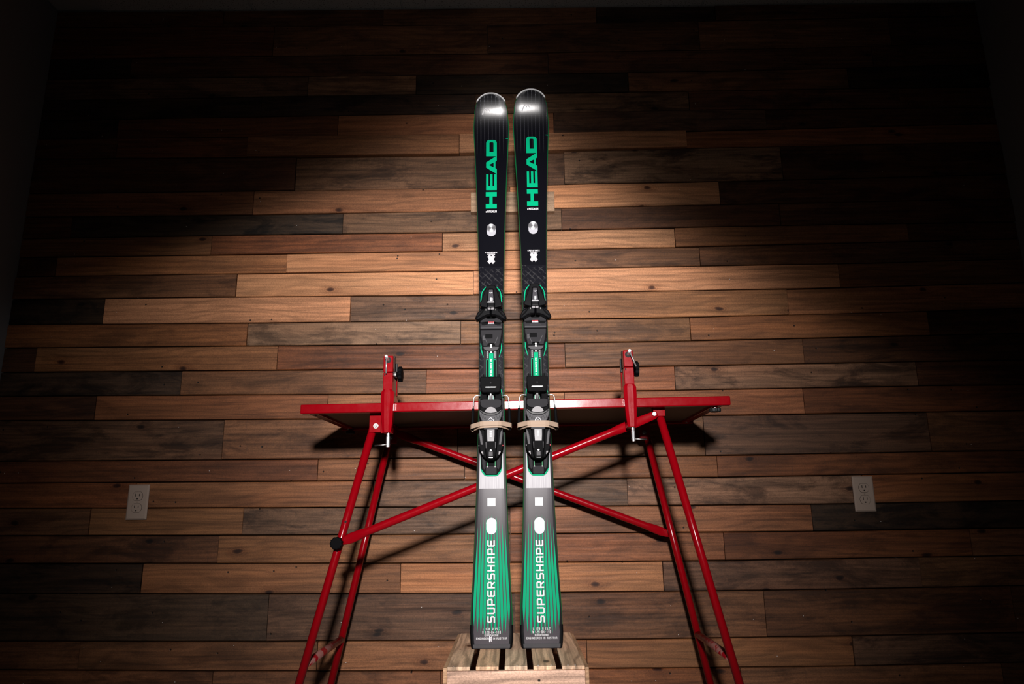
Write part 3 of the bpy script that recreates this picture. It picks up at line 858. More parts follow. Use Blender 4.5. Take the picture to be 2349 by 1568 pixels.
LE = 0.0007          # print stands this far above its ground
def build_ski():
    root = empty('ski')
    # topsheet, sidewall, base
    tv, tf, uvs = [], [], []
    NX = 9
    for s in ST:
        h = max(hw_at(s) - .0022, .0004)
        for i in range(NX):
            u = -1 + 2*i/(NX-1)
            tv.append((u*h, s, ztop(s) - .0012*abs(u)**6)); uvs.append((u, s/2))
    for a in range(len(ST)-1):
        for i in range(NX-1):
            k = a*NX+i; tf.append((k, k+1, k+1+NX, k+NX))
    me = bpy.data.meshes.new('topsheet'); me.from_pydata(tv, [], tf)
    ul = me.uv_layers.new(name='UVMap')
    for lp in me.loops: ul.data[lp.index].uv = uvs[lp.vertex_index]
    link('topsheet', me, TOPM, root, smooth=True)
    sv, sf, ev, ef, bv, bf = [], [], [], [], [], []
    for s in ST:
        h = max(hw_at(s), .0006); t = max(h - .0022, .0004); z0 = zbase(s); z1 = ztop(s)
        sv += [(-t, s, z1-.0012), (-h, s, z0+.0022), (t, s, z1-.0012), (h, s, z0+.0022)]
        ev += [(-h, s, z0+.0022), (-h, s, z0), (-h+.002, s, z0), (h, s, z0+.0022), (h, s, z0), (h-.002, s, z0)]
        bv += [(-h+.002 if h > .003 else -.0004, s, z0+.0001), (h-.002 if h > .003 else .0004, s, z0+.0001)]
    for a in range(len(ST)-1):
        sf += [(4*a, 4*a+4, 4*a+5, 4*a+1), (4*a+2, 4*a+3, 4*a+7, 4*a+6)]
        for q in (0, 1, 3, 4): ef.append((6*a+q, 6*a+q+1, 6*a+q+7, 6*a+q+6))
        bf.append((2*a, 2*a+1, 2*a+3, 2*a+2))
    # closed ends of the core
    k = 4*(len(ST)-1)
    sf += [(0, 1, 3, 2), (k, k+2, k+3, k+1)]
    link('sidewall', mesh(sv, sf), GREEN2, root)
    link('edge', mesh(ev, ef), EDGE, root)
    link('base', mesh(bv, bf), BLACK, root)
    # tip trim: white bar wrapping the round end
    path = []
    tip = [s for s in ST if s >= S_TRIM - .0001]
    fine = []
    for a, b in zip(tip, tip[1:]): fine += [a, (a+b)/2]
    fine = fine + [SL - .0003]
    left = [(-hw_at(s), s) for s in fine]; right = [(hw_at(s), s) for s in reversed(fine)]
    outl = left + right
    rings = []
    for x, s in outl:
        zt = ztop(s); zb_ = zbase(s)
        d = Vector((x, s - (S_TRIM - .03), 0)).normalized()
        rings.append([(x + d.x*.0016, s + d.y*.0016, zb_), (x + d.x*.0016, s + d.y*.0016, zt+.0004), (x - d.x*.0022, s - d.y*.0022, zt+.0008), (x - d.x*.003, s - d.y*.003, zb_)])
    MB().loft(rings).build('tip_trim', TIPW, root)
    # tail cap
    sc = sy(1477)
    h0, h1 = hw_at(.0005) - .003, hw_at(sc) - .005
    z1 = ztop(.006)
    MB().loft([[(-h0-.002, -.0008, .001), (h0+.002, -.0008, .001), (h0+.002, -.0008, z1-.001), (-h0-.002, -.0008, z1-.001)],
               [(-h0, .001, .001), (h0, .001, .001), (h0, .001, z1+.0008), (-h0, .001, z1+.0008)],
               [(-h1, sc, .004), (h1, sc, .004), (h1, sc, z1+.0012), (-h1, sc, z1+.0012)]]).build('tail_cap', GREY2, root, bevel=.0006)
    for s_ in (-1, 1):       # dark rounded corners of the tail protector
        g = MB(); rr = []
        for s in (0.0, .004, .0123, .025, .0375, .055):
            h = hw_at(s)
            rr.append([(s_*(h+.0004), s-.0006, .0005), (s_*(h+.0004), s-.0006, ztop(s)*.75), (s_*(h-.0025), s-.0006, ztop(s)+.0006), (s_*(h-.0055), s-.0006, ztop(s)+.0006), (s_*(h-.0055), s-.0006, .0005)])
        g.loft(rr).build('tail_protector', BLACK, root)

    # --------------------------- print on the topsheet (true thin decals that follow the surface)
    def decal(name, polys, m, parent=root, off=LE):
        g = MB()
        for q, poly in enumerate(polys):
            g.add([(x, s, ztop(s) + off + (q % 12) * 2e-5) for x, s in poly], [tuple(range(len(poly)))])
        return g.build(name, m, parent)
    # maker's big letters, reading upwards
    def big(px_h0, px_h1, y0, y1):
        """letter box: h from baseline to cap, t along the ski"""
        xb = sk(px_h0, (y0+y1)/2, .012)[0]; xc = sk(px_h1, (y0+y1)/2, .012)[0]
        sa, sb = sy(y0), sy(y1)
        return lambda t, h: (xb + (xc - xb)*h, sa + (sb - sa)*t)
    def rect(T, t0, t1, h0, h1): return [T(t0,h0), T(t1,h0), T(t1,h1), T(t0,h1)]
    BX0, BX1 = 1139.6, 1115.2
    T = big(BX0, BX1 - .8, 478.2, 440.7)
    decal('letter_h', [rect(T,0,.27,0,1), rect(T,.73,1,0,1), rect(T,.27,.73,.38,.67)], GREEN)
    T = big(BX0, BX1, 436.2, 399.8)
    decal('letter_e', [rect(T,0,.26,0,1), rect(T,.26,1,0,.24), rect(T,.26,1,.40,.61), rect(T,.26,1,.79,1)], GREEN)
    T = big(BX0, BX1, 399.6, 357.6)
    half_a = [(0,0),(.27,0),(.33,.13),(.37,.30),(.5,.74),(.5,1),(.36,1)]
    decal('letter_a', [[T(t, h) for t, h in half_a], [T(1-t, h) for t, h in reversed(half_a)],
                       [T(.33,.13),T(.67,.13),T(.63,.30),T(.37,.30)]], GREEN)
    T = big(BX0, BX1, 358.6, 321.4)
    def rr(t0, t1, h0, h1, r, n=6):
        pts = [T(t0,h0)]
        for i in range(n+1):
            a = -PI/2 + PI/2*i/n; pts.append(T(t1-r+r*math.cos(a), h0+r*1.3+r*1.3*math.sin(a)))
        for i in range(n+1):
            a = PI/2*i/n; pts.append(T(t1-r+r*math.cos(a), h1-r*1.3+r*1.3*math.sin(a)))
        pts.append(T(t0,h1)); return pts
    o_, i_ = rr(0,1,0,1,.20), rr(.26,.865,.31,.69,.07)
    g = MB(); n_ = len(o_)
    g.add([(x, s, ztop(s)+LE) for x, s in o_ + i_], [(i, (i+1) % n_, n_ + (i+1) % n_, n_ + i) for i in range(n_)])
    g.build('letter_d', GREEN, root)

    # stroke lettering -----------------------------------------------------
    GL = {
     'S': [[(1,1),(.15,1),(0,.88),(0,.62),(.15,.5),(.85,.5),(1,.38),(1,.12),(.85,0),(0,0)]],
     'U': [[(0,1),(0,.15),(.15,0),(.85,0),(1,.15),(1,1)]],
     'P': [[(0,0),(0,1),(.85,1),(1,.86),(1,.5),(.85,.36),(.28,.36)]],
     'E': [[(1,1),(.15,1),(0,.86),(0,.14),(.15,0),(1,0)],[(.1,.5),(.92,.5)]],
     'R': [[(0,0),(0,1),(.85,1),(1,.86),(1,.55),(.85,.42),(.2,.42)],[(.55,.42),(1,0)]],
     'H': [[(0,0),(0,1)],[(1,0),(1,1)],[(0,.5),(1,.5)]],
     'A': [[(0,0),(0,.85),(.15,1),(.85,1),(1,.85),(1,0)],[(0,.40),(1,.40)]],
     'M': [[(0,0),(0,1),(.5,.4),(1,1),(1,0)]], 'G': [[(1,1),(.15,1),(0,.86),(0,.14),(.15,0),(1,0),(1,.45),(.5,.45)]],
     'N': [[(0,0),(0,1),(1,0),(1,1)]], 'C': [[(1,1),(.15,1),(0,.86),(0,.14),(.15,0),(1,0)]],
     'O': [[(.15,0),(0,.14),(0,.86),(.15,1),(.85,1),(1,.86),(1,.14),(.85,0),(.15,0)]],
     '0': [[(.15,0),(0,.14),(0,.86),(.15,1),(.85,1),(1,.86),(1,.14),(.85,0),(.15,0)],[(.2,.2),(.8,.8)]],
     'F': [[(0,0),(0,1),(1,1)],[(0,.5),(.85,.5)]], 'B': [[(0,0),(0,1),(.85,1),(.95,.75),(.85,.5),(0,.5)],[(.85,.5),(1,.25),(.85,0),(0,0)]],
     'L': [[(0,1),(0,0),(1,0)]], 'I': [[(.5,0),(.5,1)]], 'T': [[(0,1),(1,1)],[(.5,1),(.5,0)]], 'D': [[(0,0),(0,1),(.8,1),(1,.8),(1,.2),(.8,0),(0,0)]],
     'W': [[(0,1),(.25,0),(.5,.8),(.75,0),(1,1)]], '1': [[(.2,.8),(.55,1),(.55,0)]], '2': [[(0,1),(.85,1),(1,.86),(1,.6),(0,.3),(0,0),(1,0)]],
     '4': [[(.7,0),(.7,1),(0,.3),(1,.3)]], '5': [[(1,1),(0,1),(0,.55),(.85,.55),(1,.42),(1,.12),(.85,0),(0,0)]], '7': [[(0,1),(1,1),(.4,0)]],
     '8': [[(0,0),(0,1),(1,1),(1,0),(0,0)],[(0,.5),(1,.5)]], '9': [[(1,.45),(0,.45),(0,1),(1,1),(1,0),(0,0)]],
     '-': [[(.1,.5),(.9,.5)]], '.': [[(.4,0),(.6,0)]], 'e': [[(.1,.3),(.9,.3),(.9,.6),(.1,.6),(.1,0),(.8,0)]], '/': [[(.2,0),(.8,1)]], ' ': []}
    def strokes(txt, total, height, wd, gapf=.28):
        """quads of stroked text in a box total x height, origin lower left"""
        units = [(.45 if c in 'I.' else .5 if c == ' ' else 1.0) for c in txt]
        U = total / (sum(units) + gapf * (len(txt) - 1))
        x = 0; quads = []
        for c, un in zip(txt, units):
            w = U * un
            for pl in GL[c]:
                for (ax, ay), (bx, by) in zip(pl, pl[1:]):
                    p = Vector((x + wd/2 + ax*(w-wd), wd/2 + ay*(height-wd))); q = Vector((x + wd/2 + bx*(w-wd), wd/2 + by*(height-wd)))
                    d = (q - p)
                    if d.length < 1e-7: continue
                    d.normalize(); nn = Vector((-d.y, d.x)) * wd/2; e = d * wd * .42
                    quads.append([p-e-nn, q+e-nn, q+e+nn, p-e+nn])
            x += w + U*gapf
        return quads
    def text_up(name, txt, s0, s1, xr, xl, wd, m, zz=None, off=LE*1.6, parent=root):
        h = xr - xl; out = []
        for q in strokes(txt, s1 - s0, h, wd): out.append([(xr - p.y, s0 + p.x) for p in q])
        if zz is None: return decal(name, out, m, parent, off)
        g = MB()
        for q, poly in enumerate(out): g.flat(poly, zz + (q % 12) * 2e-5)
        return g.build(name, m, parent)
    def text_flat(name, txt, y_top, y_bot, halfpx, wd, m, zz=None, off=LE*1.6, parent=root, xc=0):
        s0, s1 = (sy(y_bot), sy(y_top)) if zz is None else (sy(y_bot, absz=zz), sy(y_top, absz=zz))
        hwid = halfpx * mmpx((y_top+y_bot)/2)
        out = []
        for q in strokes(txt, 2*hwid, s1 - s0, wd): out.append([(xc - hwid + p.x, s0 + p.y) for p in q])
        if zz is None: return decal(name, out, m, parent, off)
        g = MB()
        for q, poly in enumerate(out): g.flat(poly, zz + (q % 12) * 2e-5)
        return g.build(name, m, parent)
    text_flat('model_lettering', 'eMAGNUM', 482.8, 487.8, 12.6, .0010, WHITE)
    text_flat('small_lettering', 'CROSSFORCE', 577.8, 581.0, 13.8, .0008, WHITE)
    text_flat('small_lettering', 'CARBON', 581.9, 585.0, 8.6, .0008, WHITE)
    # woven cross emblem
    sc_, hh = sy(594.5), 9.2 * mmpx(594)
    out = []
    for dsg in (1, -1):
        for k in range(-3, 4):
            o1 = k * hh * .115
            a = Vector((-hh*.72, -hh*.72*dsg)); b = -a
            nrm = Vector((-(b-a).y, (b-a).x)).normalized()
            a, b = a + nrm*o1, b + nrm*o1
            wq = nrm * .00045
            out.append([(p.x, sc_ + p.y*1.35) for p in (a-wq, b-wq, b+wq, a+wq)])
    decal('woven_emblem', out, WHITE, off=LE*1.4)
    # maker's mark on the shovel: arc over a dot
    out = []; sc_ = sy(265); e0 = mmpx(257, .04)
    arc = [(-10.5, 1.5), (-9.0, 5.0), (-7, 9.5), (-4.0, 13.0), (0, 14.5), (3.5, 13.0), (5.5, 10.0), (7.0, 8.0)]
    wds = [1.6, 1.5, 1.3, 1.1, 1.0, .9, .7, .3]
    for (p, q, w1, w2) in zip(arc, arc[1:], wds, wds[1:]):
        p, q = Vector(p), Vector(q); nn = Vector((-(q-p).y, (q-p).x)).normalized()
        out.append([((v.x - 9.5)*e0, sc_ + v.y*e0) for v in (p-nn*w1, q-nn*w2, q+nn*w2, p+nn*w1)])
    out.append([((math.cos(t)*1.7 - 10.0 + .2)*e0, sc_ + (10.2 + math.sin(t)*1.7)*e0) for t in [2*PI*k/10 for k in range(10)]])
    decal('arc_emblem', out, WHITE, off=LE*1.4)
    # little green tick on the right rim
    s1 = sy(318.4); h1 = hw_at(s1) - .003
    decal('green_tick', [[(h1-.0095, s1+.0006), (h1-.002, s1-.0012), (h1, s1-.0014), (h1, s1+.0010), (h1-.003, s1+.0010)]], GREEN)
    # two alloy damper discs: pill with a turned disc
    for ya, yb, half, yd in ((513.5, 542.3, 11.0, 533.5), (1187, 1226, 12.4, 1213.5)):
        e = mmpx(yb); r = half * e; sa, sb = sy(yb) + r, sy(ya) - r
        z = ztop(sa)
        pill = [(r*math.cos(t), sa + r*math.sin(t)) for t in [PI + PI*k/16 for k in range(17)]] + [(r*math.cos(t), sb + r*math.sin(t)) for t in [PI*k/16 for k in range(17)]]
        pl = MB().prism(pill, z-.001, z+.0012, [(x*.95, (sa+sb)/2 + (s-(sa+sb)/2)*.96) for x, s in pill]).build('damper_plate', ALU2, root)
        disc = [(r*.985*math.cos(t), sb + r*.985*math.sin(t)) for t in [2*PI*k/32 for k in range(32)]]
        MB().prism(disc, z+.0005, z+.0020, [(x*.95, sb + (s-sb)*.95) for x, s in disc]).build('turned_disc', TURNED, pl)
    # white square sticker
    e = mmpx(1151); s0 = sy(1151)
    decal('sticker', [[(-9.1*e, s0-9.0*e), (9.1*e, s0-9.0*e), (9.1*e, s0+9.0*e), (-9.1*e, s0+9.0*e)]], mat('white_sticker', (.86,.85,.86), .5), off=LE*1.3)
    # green flame stripes on the tail
    for k in range(-5, 6):
        yt = 1178.5 + 1.15*k*k; yb_ = {0:1455,1:1455.5,2:1456.5,3:1456,4:1449,5:1436}[abs(k)]
        s_t, s_b = sy(yt), sy(yb_)
        stn = 26; Lp, Rp = [], []
        for i in range(stn+1):
            f = i/stn; s = s_b + (s_t - s_b)*f
            sp_ = (hw_at(s) - .0050) * 2 / 11.0
            wtop = min(1.0, (s_t - s) / .115) ; wbot = min(1.0, (s - s_b) / (.045))
            hwk = sp_ * .385 * min(max(wtop, .0), 1) * min(max(wbot, 0), 1)
            xc = k * sp_
            Lp.append((xc - hwk, s)); Rp.append((xc + hwk, s))
        g = MB()
        g.add([(x, s, ztop(s)+LE*.8) for x, s in Lp + Rp], [(i, i+1, stn+2+i, stn+1+i) for i in range(stn)])
        g.build('stripe', GREEN, root)
    # tail lettering
    e = mmpx(1330)
    text_up('series_lettering', 'SUPERSHAPE', sy(1428), sy(1238.5), 9.0*mmpx(1330)-.0012, -8.8*mmpx(1330)-.0012, .0036, WHITE)
    text_flat('tail_lettering', 'L 170  R 15.7', 1439.0, 1444.8, 20.0, .0010, SILVERP)
    text_flat('tail_lettering', 'W 129-84-118', 1446.6, 1452.6, 21.3, .0010, SILVERP)
    text_flat('tail_lettering', 'GRAPHENE', 1454.2, 1459.0, 16.0, .0010, SILVERP)
    text_flat('tail_lettering', 'ENGINEERED IN AUSTRIA', 1461.0, 1466.0, 35.5, .0009, SILVERP)

    # --------------------------- binding, drawn from half outlines (half width in crop pixels, crop y)
    def TY(y, z): return sy(640 + y/6.817, absz=z)
    def HY(y, z): return sy(860 + y/6.272, absz=z)
    def outline(half, fy, k, y0, z):
        pts = []
        for w, y in half:
            src = y0 + y/k
            pts.append((w/k * mmpx(src, z), fy(y, z)))
        return pts
    def sym(name, half, z0, z1, m, parent, where='T', grow=1.0, bevel=.0012, zref=None):
        fy, k, y0 = (TY, 6.817, 640) if where == 'T' else (HY, 6.272, 860)
        r = outline(half, fy, k, y0, z1 if zref is None else zref)
        poly = [(x, s) for x, s in r] + [(-x, s) for x, s in reversed(r)]
        cl = []
        for p in poly:
            if not cl or (abs(p[0]-cl[-1][0]) + abs(p[1]-cl[-1][1])) > 1e-5: cl.append(p)
        if (abs(cl[0][0]-cl[-1][0]) + abs(cl[0][1]-cl[-1][1])) < 1e-5: cl.pop()
        cy = sum(s for x, s in cl)/len(cl)
        bot = [(x*grow, cy + (s-cy)*grow) for x, s in cl]
        return MB().prism(bot, z0, z1, cl).build(name, m, parent, bevel=bevel)
    def side(name, pts, z0, z1, m, parent, where='T', sgn=1, bevel=.0008, top=None):
        fy, k, y0 = (TY, 6.817, 640) if where == 'T' else (HY, 6.272, 860)
        r = [(sgn*x, s) for x, s in outline(pts, fy, k, y0, z1)]
        return MB().prism(r, z0, z1).build(name, m, parent, bevel=bevel)
    zt0 = .0168
    # toe piece
    toe = sym('toe_binding', [(60,105),(100,150),(140,215),(152,320),(150,500),(172,600),(178,800),(175,900),(158,1010),(148,1060),(118,1180),(116,1240)], zt0, .0215, BLACK, root, grow=1.0, zref=.020)
    sym('green_trim', [(40,110),(82,118),(118,150),(146,196),(164,262),(168,340),(166,420)], zt0, .0188, GREEN, toe, bevel=0)
    for sg in (-1, 1):
        side('green_trim', [(150,1000),(168,1000),(167,1090),(150,1150),(124,1222),(118,1222),(136,1150),(152,1090)], zt0, .0190, GREEN, toe, sgn=sg, bevel=0)
    sym('toe_housing', [(62,88),(70,100),(104,190),(140,290),(178,392),(172,420),(60,440)], .0205, .044, BLACKG, toe, grow=1.0, bevel=.004)
    sym('toe_ridge', [(40,140),(50,230),(60,345),(60,436)], .043, .056, BLACKG, toe, grow=1.12, bevel=.003)
    win = sym('toe_window', [(30,165),(36,230),(46,352)], .0555, .0572, SMOKE, toe, bevel=.0005)
    for x0, x1, y0_, y1_ in ((-25,-4,206,212),(2,27,204,211),(-6,8,211,220)):
        sA, sB = TY(y1_, .0574), TY(y0_, .0574); e = mmpx(675, .057)/6.817
        MB().add([(x0*e,sA,.0575),(x1*e,sA,.0575),(x1*e,sB,.0575),(x0*e,sB,.0575)], [(0,1,2,3)]).build('logo_print', WHITE, win)
    for x0, x1, y0_, y1_ in ((-12,12,288,342),(20,24,285,290),(20,34,296,300),(20,34,306,310),(20,34,316,320),(20,34,326,330)):
        sA, sB = TY(y1_, .0574), TY(y0_, .0574); e = mmpx(685, .057)/6.817
        MB().add([(x0*e,sA,.0575),(x1*e,sA,.0575),(x1*e,sB,.0575),(x0*e,sB,.0575)], [(0,1,2,3)]).build('scale_print', SILVERP, win)
    sym('window_lip', [(48,346),(58,356),(56,366)], .0555, .0590, CHROME, toe, bevel=.0006)
    for sg in (-1, 1):
        w_ = side('toe_wing', [(3,436),(58,434),(92,448),(150,474),(196,500),(214,520),(252,602),(238,622),(212,632),(165,606),(110,570),(62,552),(3,548)], .030, .0545, BLACKG, toe, sgn=sg, bevel=.0035)
        side('wing_ridge', [(66,448),(96,452),(150,505),(214,578),(246,604),(236,616),(150,540),(98,470),(70,462)], .052, .0570, BLACK, w_, sgn=sg, bevel=.0015)
        side('wing_window', [(4,442),(50,440),(48,472),(4,474)], .0545, .0562, GREYL, w_, sgn=sg, bevel=.0004)
        side('wing_pin', [(72,462),(82,462),(82,490),(72,490)], .0560, .0585, STEEL, w_, sgn=sg, bevel=.0006)
        side('wing_base', [(60,500),(170,520),(205,590),(150,600),(60,560)], .0205, .031, BLACK, toe, sgn=sg, bevel=.001)
    pad = sym('sole_pad', [(50,618),(72,606),(100,604),(168,650),(172,700),(170,782)], .0205, .0300, GREYP, toe, bevel=.0012)
    sym('pad_recess', [(168,672),(168,690),(150,695),(148,712),(60,712),(52,700),(52,664)], .0295, .0304, BLACK, pad, bevel=0)
    for y0_, y1_, w in ((712,718,78),(724,730,92),(738,745,160),(752,766,166)):
        sym('pad_rib', [(w,y0_),(w,y1_)], .0295, .0315, GREY2, pad, bevel=.0005)
    for y0_, y1_, m_ in ((664,678,RED_P),(680,697,WHITE)):
        for i in range(5):
            e = mmpx(738, .031)/6.817; x0 = (-46 + i*18.6)*e; x1 = x0 + 15*e
            sA, sB = TY(y1_, .0312), TY(y0_, .0312)
            MB().add([(x0,sA,.0312),(x1,sA,.0312),(x1,sB,.0312),(x0,sB,.0312)], [(0,1,2,3)]).build('brand_print', m_, pad)
    wedge = sym('toe_plate', [(166,790),(162,850),(146,940),(122,1042),(60,1042),(52,1008),(34,1000)], .0205, .0290, GREYP, toe, bevel=.0014)
    e = mmpx(770, .029)/6.817
    sA, sB = TY(926, .0294), TY(858, .0294)
    MB().box(-92*e, 22*e, sA, sB, .0285, .0294).build('plate_window', BLACK, wedge)
    MB().box(-132*e, -96*e, TY(950,.0294), TY(880,.0294), .0285, .0300).build('size_tab', GREY2, wedge, bevel=.0004)
    for sg in (-1, 1):
        side('plate_rib', [(56,1000),(70,1000),(112,900),(100,898)], .0288, .0305, GREY2, wedge, sgn=sg, bevel=.0004)
    sym('locking_bar', [(124,1052),(116,1086),(84,1112),(30,1118)], .0205, .0330, GREY2, toe, bevel=.0014)
    for yy in (1030, 1062):
        c_ = TY(yy, .034)
        MB().cyl((0,c_,.030), (0,c_,.0352), .0035, .0028, 14).build('screw', STEEL, toe)
    # central rail joining toe and heel
    rail = sym('binding_rail', [(118,1080),(118,1200),(116,1380),(116,1560)], zt0, .0225, GREYP, root, bevel=.001)
    for sg in (-1, 1):
        side('rail_groove', [(92,1118),(102,1118),(102,1540),(92,1540)], .0215, .0229, BLACK, rail, sgn=sg, bevel=0)
        side('scale_plate', [(42,1122),(74,1122),(74,1238),(42,1238)], .0215, .0238, GREY2, rail, sgn=sg, bevel=.0003)
        for i in range(7):
            y_ = 1132 + i*15
            side('scale_mark', [(48,y_),(68,y_),(68,y_+4),(48,y_+4)], .0236, .0241, SILVERP, rail, sgn=sg, bevel=0)
        side('slot_frame', [(40,1262),(46,1252),(72,1252),(78,1262),(78,1540),(40,1540)], .0215, .0236, GREEN, rail, sgn=sg, bevel=0)
        side('slot', [(47,1268),(51,1260),(67,1260),(71,1268),(71,1540),(47,1540)], .0230, .0240, BLACK, rail, sgn=sg, bevel=0)
    strip = sym('green_strip', [(34,1160),(34,1540)], .0215, .0250, GREEN, rail, bevel=.0005)
    c_ = TY(1142, .026)
    MB().cyl((0,c_,.022), (0,c_,.0262), .0030, .0024, 14).build('screw', CHROME, rail)
    e = mmpx(840, .025)/6.817
    text_up('strip_lettering', 'R BALANCE PR', TY(1508, .0253), TY(1248, .0253), 12*e, -14*e, .0010, WHITE, zz=.0255, parent=strip)

    # heel piece
    heel = sym('heel_binding', [(120,-12),(135,200),(146,260),(150,500),(168,700),(176,1000),(160,1130),(152,1240),(146,1340),(96,1412),(84,1432)], zt0, .0225, BLACK, root, 'H', zref=.021)
    sym('rear_trim', [(150,1080),(158,1135),(157,1200),(156,1330),(138,1392),(98,1440),(62,1452)], zt0, .0186, GREEN, heel, 'H', bevel=0)
    for sg in (-1, 1):
        side('green_trim', [(132,210),(146,205),(158,250),(160,330),(150,330),(146,262)], zt0, .0190, GREEN, heel, 'H', sgn=sg, bevel=0)
        side('rear_panel', [(80,1190),(118,1140),(132,1150),(132,1280),(112,1350),(98,1362),(80,1330)], .0220, .0262, GREYP, heel, 'H', sgn=sg, bevel=.001)
        side('rear_slot', [(52,1190),(60,1190),(60,1330),(52,1330)], .0222, .0262, GREEN2, heel, 'H', sgn=sg, bevel=0)
        c_ = HY(1318, .026)
        MB().cyl((sg*56/6.272*mmpx(1070), c_, .022), (sg*56/6.272*mmpx(1070), c_, .0275), .0018, n=12).build('screw', GREYL, heel)
    sym('rear_plate', [(78,1310),(78,1418),(60,1424)], .0222, .0268, GREYP, heel, 'H', bevel=.0006)
    cup = sym('heel_cup', [(140,18),(152,26),(154,70),(148,150),(136,222),(120,246)], .024, .073, BLACK, heel, 'H', grow=.94, bevel=.004)
    sym('cup_lip', [(62,164),(92,172),(62,180)], .0725, .0745, STEEL, cup, 'H', bevel=.0004)
    c_ = HY(112, .0735)
    MB().cyl((0,c_,.0725), (0,c_,.0740), .0022, n=14).build('cup_screw', GREYP, cup)
    sA, sB = HY(365, .048), HY(195, .048); e = mmpx(905, .048)/6.272
    MB().tube([(0,sA,.056), (0,sB,.056)], .0030, 14).build('heel_post', CHROME, heel, smooth=True)
    for sg in (-1, 1):
        MB().tube([(sg*30*e,sA,.040), (sg*26*e,sB,.040)], .0012, 10).build('guide_rod', STEEL, heel)
        MB().tube([(sg*76*e,HY(262,.05),.046), (sg*76*e,HY(222,.05),.046)], .0013, 10).build('guide_pin', CHROME, heel)
        side('shoulder', [(60,250),(150,246),(154,300),(154,345),(118,362),(60,352)], .0225, .0500, BLACK, heel, 'H', sgn=sg, bevel=.002)
        side('green_inlay', [(22,262),(34,262),(40,350),(28,350)], .0225, .0330, GREEN, heel, 'H', sgn=sg, bevel=0)
        # ski brake: bent wire arm with a plastic sleeve
        pts = []
        for w, y in ((140,292),(200,292),(222,296),(238,308),(248,328),(252,360),(255,420),(258,490)):
            pts.append((sg*w/6.272*mmpx(860+y/6.272, .036), HY(y, .036), .036))
        ba = MB().tube(pts, .0015, 12).build('brake_arm', CHROME, heel, smooth=True)
        p0 = (sg*259/6.272*mmpx(938, .036), HY(482, .036), .036); p1 = (sg*270/6.272*mmpx(982, .036), HY(765, .036), .036)
        p2 = (sg*270/6.272*mmpx(984, .036), HY(788, .036), .034)
        MB().tube([p0, p1, p2], [.0036, .0044, .0032], 14).build('brake_sleeve', BLACK, ba, smooth=False)
    body = sym('heel_body', [(150,356),(164,420),(168,500),(160,600),(160,745),(174,790),(182,880),(186,990),(172,1060),(150,1110),(108,1176),(80,1200)], .0225, .0530, BLACK, heel, 'H', grow=.97, bevel=.004)
    hexa = sym('hex_plate', [(100,346),(148,356),(152,424),(126,462),(72,472)], .0520, .0585, GREYP, heel, 'H', bevel=.0015)
    half = [(0,455)] + [(88*math.sin(t), 545 - 90*math.cos(t)) for t in [PI/2*k/10 for k in range(1, 9)]] + [(92,520),(62,536),(0,544)]
    sym('release_tab', half, .0580, .0625, GREYL, heel, 'H', bevel=.0012)
    sh = sym('heel_shield', [(60,572),(112,548),(150,512),(170,488),(172,520),(158,590),(138,640),(112,690),(104,780)], .0525, .0690, GREY2, heel, 'H', grow=1.0, bevel=.004)
    sym('shield_rim', [(0,545),(60,540),(112,520),(150,492),(170,478),(158,508),(112,552),(60,574),(0,580)], .0560, .0705, BLACKG, sh, 'H', bevel=.001)
    for sg in (-1, 1):
        for i in range(4):
            x0 = 60 + i*24
            side('shield_line', [(x0,600-i*14),(x0+4,598-i*14),(x0-14,650-i*8),(x0-18,650-i*8)], .0685, .0697, BLACK, sh, 'H', sgn=sg, bevel=0)
    em_ = []
    e = mmpx(963, .07)/6.272
    tri = [(-42,668),(-36,640),(0,612),(36,640),(42,668)]
    for p, q in zip(tri, tri[1:]):
        pv, qv = Vector((p[0]*e, HY(p[1], .0698))), Vector((q[0]*e, HY(q[1], .0698)))
        nn = Vector((-(qv-pv).y, (qv-pv).x)).normalized()*.0007
        em_.append([pv-nn, qv-nn, qv+nn, pv+nn])
    g = MB()
    for poly in em_: g.flat([(p.x, p.y) for p in poly], .0698)
    g.build('peak_emblem', WHITE, sh)
    text_flat('mark_print', 'EC', 860+646/6.272, 860+664/6.272, 2.6, .0007, SILVERP, zz=.0698, parent=sh)
    ridge = sym('heel_ridge', [(88,735),(86,960),(78,1070),(66,1150),(50,1196)], .0520, .0655, BLACK, heel, 'H', grow=1.12, bevel=.003)
    hw2 = sym('heel_window', [(57,738),(56,860),(50,952)], .0650, .0672, SMOKE, ridge, 'H', bevel=.0006)
    e = mmpx(995, .067)/6.272
    for y0_, y1_ in ((800,826),(832,850),(856,868),(874,888)):
        MB().add([(-16*e,HY(y1_,.0675),.0675),(14*e,HY(y1_,.0675),.0675),(14*e,HY(y0_,.0675),.0675),(-16*e,HY(y0_,.0675),.0675)], [(0,1,2,3)]).build('scale_print', SILVERP, hw2)
    for i in range(7):
        y0_ = 790 + i*18
        MB().add([(28*e,HY(y0_+5,.0675),.0675),(38*e,HY(y0_+5,.0675),.0675),(38*e,HY(y0_,.0675),.0675),(28*e,HY(y0_,.0675),.0675)], [(0,1,2,3)]).build('scale_print', GREYL, hw2)
    for sg in (-1, 1):
        side('side_panel', [(118,960),(124,880),(138,815),(168,770),(170,840),(160,920),(146,1000),(112,1000)], .0520, .0560, GREY2, heel, 'H', sgn=sg, bevel=.001)
        side('ridge_trim', [(62,960),(76,960),(72,1052),(62,1052)], .0650, .0668, GREY2, ridge, 'H', sgn=sg, bevel=.0004)
        side('rivet', [(166,1002),(178,1002),(178,1022),(166,1022)], .0520, .0560, RED_P if sg > 0 else GREYL, heel, 'H', sgn=sg, bevel=.0008)
        side('latch_tab', [(112,1096),(142,1096),(140,1110),(118,1144),(108,1144)], .0440, .0545, GREYL, heel, 'H', sgn=sg, bevel=.0008)
